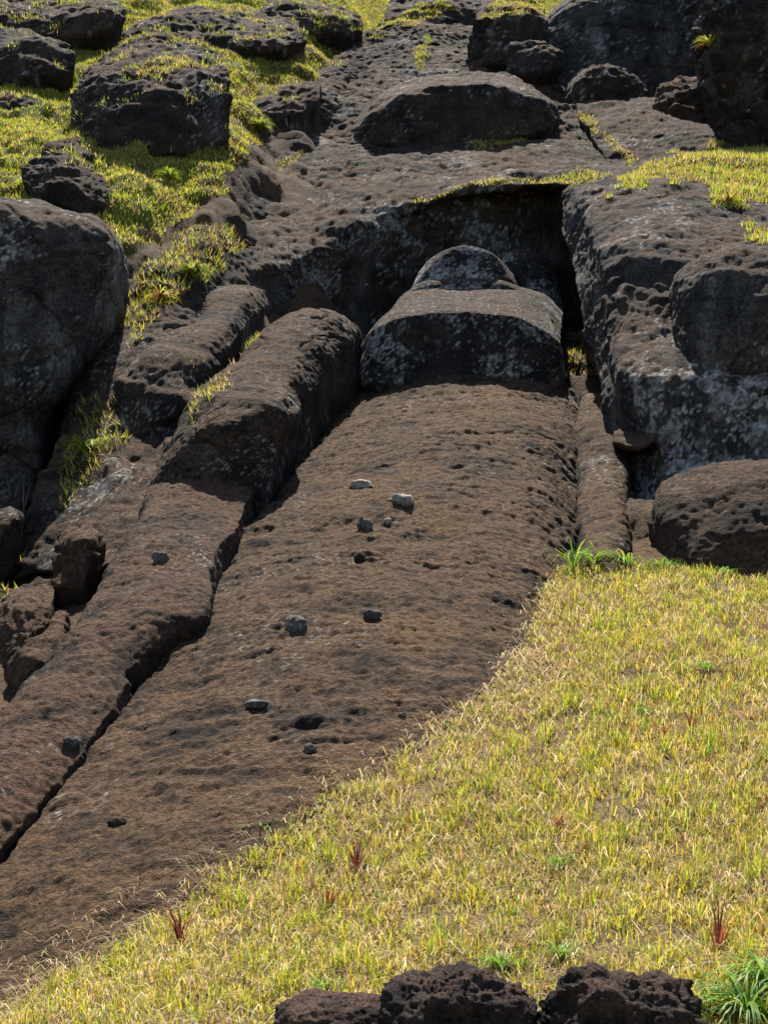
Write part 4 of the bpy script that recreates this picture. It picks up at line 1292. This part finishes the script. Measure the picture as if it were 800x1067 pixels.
def weed(name, label, base, n, length, width, cols, spread=0.7, droop=0.6, group=None, seed=0, segs=5, cat='plant'):
    """a plant of strap leaves rising from one point: each leaf a bent, pointed ribbon"""
    rg = np.random.default_rng(seed)
    V, Q, T, C = [], [], [], []
    for i in range(n):
        a = rg.uniform(0, 2 * math.pi)
        L = length * rg.uniform(0.55, 1.0)
        sp = spread * rg.uniform(0.3, 1.0)
        dv = np.array([math.cos(a), math.sin(a), 0])
        sd = np.array([-math.sin(a), math.cos(a), 0])
        b = np.array(base) + dv * 0.015 * rg.random()
        c = np.array(cols[rg.integers(len(cols))]) * rg.uniform(0.75, 1.2)
        k0 = len(V)
        for j in range(segs + 1):
            t = j / segs
            el = math.pi / 2 - sp - droop * t * t * 1.2
            pt = b + (dv * math.cos(el) + np.array([0, 0, 1]) * math.sin(el)) * L * t
            wd = width * (0.55 + 1.4 * t * (1 - t)) * (1 - t ** 4) + 0.0004
            V += [pt - sd * wd / 2, pt + sd * wd / 2]
            C += [c, c]
            if j:
                Q.append([k0 + 2 * j - 2, k0 + 2 * j - 1, k0 + 2 * j + 1, k0 + 2 * j])
    o = link_mesh(name, np.array(V), (np.array(Q), np.zeros((0, 3), int)), M['leaf'], smooth=True, origin=np.array(base), tint=np.array(C))
    return tag(o, label, cat, group)


def bank_point(px, py):
    """where the view through a picture point meets the bank"""
    d = ray(px, py)
    ts = np.linspace(3.5, 13, 900)
    p = CAM + d[None] * (ts / d[1])[:, None]
    f = p[:, 2] - bank_z(p[:, 0], p[:, 1])
    i = int(np.argmax(f < 0))
    return p[i] if f[i] < 0 else p[-1]


LG = [(0.16, 0.34, 0.03), (0.24, 0.40, 0.04), (0.10, 0.24, 0.03)]
DG = [(0.06, 0.16, 0.025), (0.10, 0.22, 0.03), (0.16, 0.26, 0.05)]
weed('leafy_weed', 'dark green strap-leaved weed in the bottom right corner', bank_point(778, 1062), 120, 0.27, 0.011, DG + LG, 0.95, 0.7, seed=1)
weed('leafy_weed', 'bushy green weed at the right edge just above the corner weed', bank_point(797, 1030), 100, 0.25, 0.010, DG + LG, 0.9, 0.7, seed=2)
weed('leafy_weed', 'sparse yellowing weed between the corner weed and the lava boulder', bank_point(742, 1058), 40, 0.20, 0.010, LG + [YELLOW], 0.95, 0.7, seed=21)
GREENS = [
    (522, 1012, 30, 0.11, 'bright green grass tuft behind the middle lava boulder'),
    (338, 1034, 18, 0.09, 'light green rosette weed behind the leftmost lava boulder'),
    (586, 1000, 22, 0.10, 'small green weed above the rightmost lava boulder'),
    (272, 872, 9, 0.16, 'tall yellow-green sprout at the grass edge left of centre'),
    (582, 905, 16, 0.10, 'green tuft in the middle of the right half of the bank'),
    (735, 700, 14, 0.12, 'dark green tuft in the upper right of the bank'),
    (672, 745, 12, 0.10, 'yellow-green tuft left of the red-stemmed weed'),
    (530, 630, 10, 0.12, 'small green plant on the bare torso edge beside the bank'),
]
for i, (px, py, n, L, lab) in enumerate(GREENS):
    b = bank_point(px, py) if i != 7 else onbody(530, 630, -0.12)
    weed('grass_tuft', lab, b, n * 2, L * 1.3, 0.009, LG, 0.8, 0.6, 'green tufts on the bank', seed=30 + i, cat='grass tuft')
TALL = [
    (597, 592, 12, 0.42, 'tall arching green grass at the top corner of the bank'),
    (618, 590, 30, 0.24, 'thick green grass tuft at the foot of the statue arm'),
    (652, 590, 30, 0.22, 'green grass tuft on the crest below the cleft'),
    (690, 592, 24, 0.17, 'green grass tuft on the crest left of the brown boulder'),
    (755, 600, 20, 0.14, 'short green tuft on the crest in front of the brown boulder'),
]
for i, (px, py, n, L, lab) in enumerate(TALL):
    b = P(px, py, np.interp(P(px, py, 11.0)[0], CX, CY) - 0.08)
    b[2] = bank_z(b[:1], b[1:2])[0]
    weed('tall_grass', lab, b, n * 2, L * 1.45, 0.013, LG + [YGREEN], 0.55, 0.8, 'tall grass along the crest', seed=50 + i, cat='grass tuft')
REDS = [
    (188, 985, 0.17, 'tall thin red-stemmed weed low on the left of the bank'),
    (372, 908, 0.15, 'red-brown stalk with seed head near the middle of the bank'),
    (690, 770, 0.08, 'small crimson weed in the upper right of the bank'),
    (720, 762, 0.10, 'dark red weed at the right of the bank below the crest'),
    (582, 862, 0.07, 'low dark red weed in the centre right of the bank'),
    (344, 950, 0.12, 'rusty red stalk left of centre on the bank'),
    (500, 990, 0.06, 'small red weed behind the middle lava boulder'),
    (748, 995, 0.18, 'upright red stem rising beside the corner weed'),
]
for i, (px, py, L, lab) in enumerate(REDS):
    weed('red_weed', lab, bank_point(px, py), 16, L * 1.3, 0.009, [(0.22, 0.025, 0.03), (0.26, 0.07, 0.04)], 0.35, 0.25, 'red weeds scattered on the bank', seed=70 + i)
DRY = [(12, 528, 0.62, 'dry bare stalk at the foot of the grey rock face, leftmost'), (24, 532, 0.55, 'dry bare stalk at the foot of the grey rock face, second from left'),
       (40, 534, 0.30, 'short dry stalk by the grass at the foot of the grey rock face')]
for i, (px, py, L, lab) in enumerate(DRY):
    weed('dry_stalk', lab, P(px, py + 10, 14.9), 3, L, 0.012, [(0.20, 0.15, 0.10)], 0.15, 0.2, 'dry stalks by the left rock face', seed=90 + i)
GUL = [(85, 470, 40, 0.40, 'bushy green plant on the left rock shoulder below the rock ridge'), (205, 285, 40, 0.38, 'leafy green bush at the top of the left rock shoulder'),
       (170, 310, 30, 0.34, 'yellowing bush on the left rock shoulder above the rock ridge'), (178, 185, 30, 0.3, 'round green cushion plant beside the big hump-backed boulder'),
       (270, 132, 36, 0.34, 'dark green tussock beside the dome'), (762, 208, 26, 0.30, 'spiky yellow grass clump on the front of the right shoulder'),
       (735, 48, 24, 0.40, 'yellow grass hanging at the edge of the corner buttress'), (352, 378, 16, 0.0, '')]


for i, (px, py, n, L, lab) in enumerate(GUL):
    if L == 0:
        continue
    b = surface_point(px, py)
    if b is None:
        continue
    cols = [GREEN, YGREEN, OLIVE] if i in (0, 1, 3, 4) else [YELLOW, YGREEN, RUST]
    weed('grass_clump', lab, b, n * 3, L, 0.022, cols, 0.9, 0.7, 'clumps growing among the rocks', seed=110 + i)
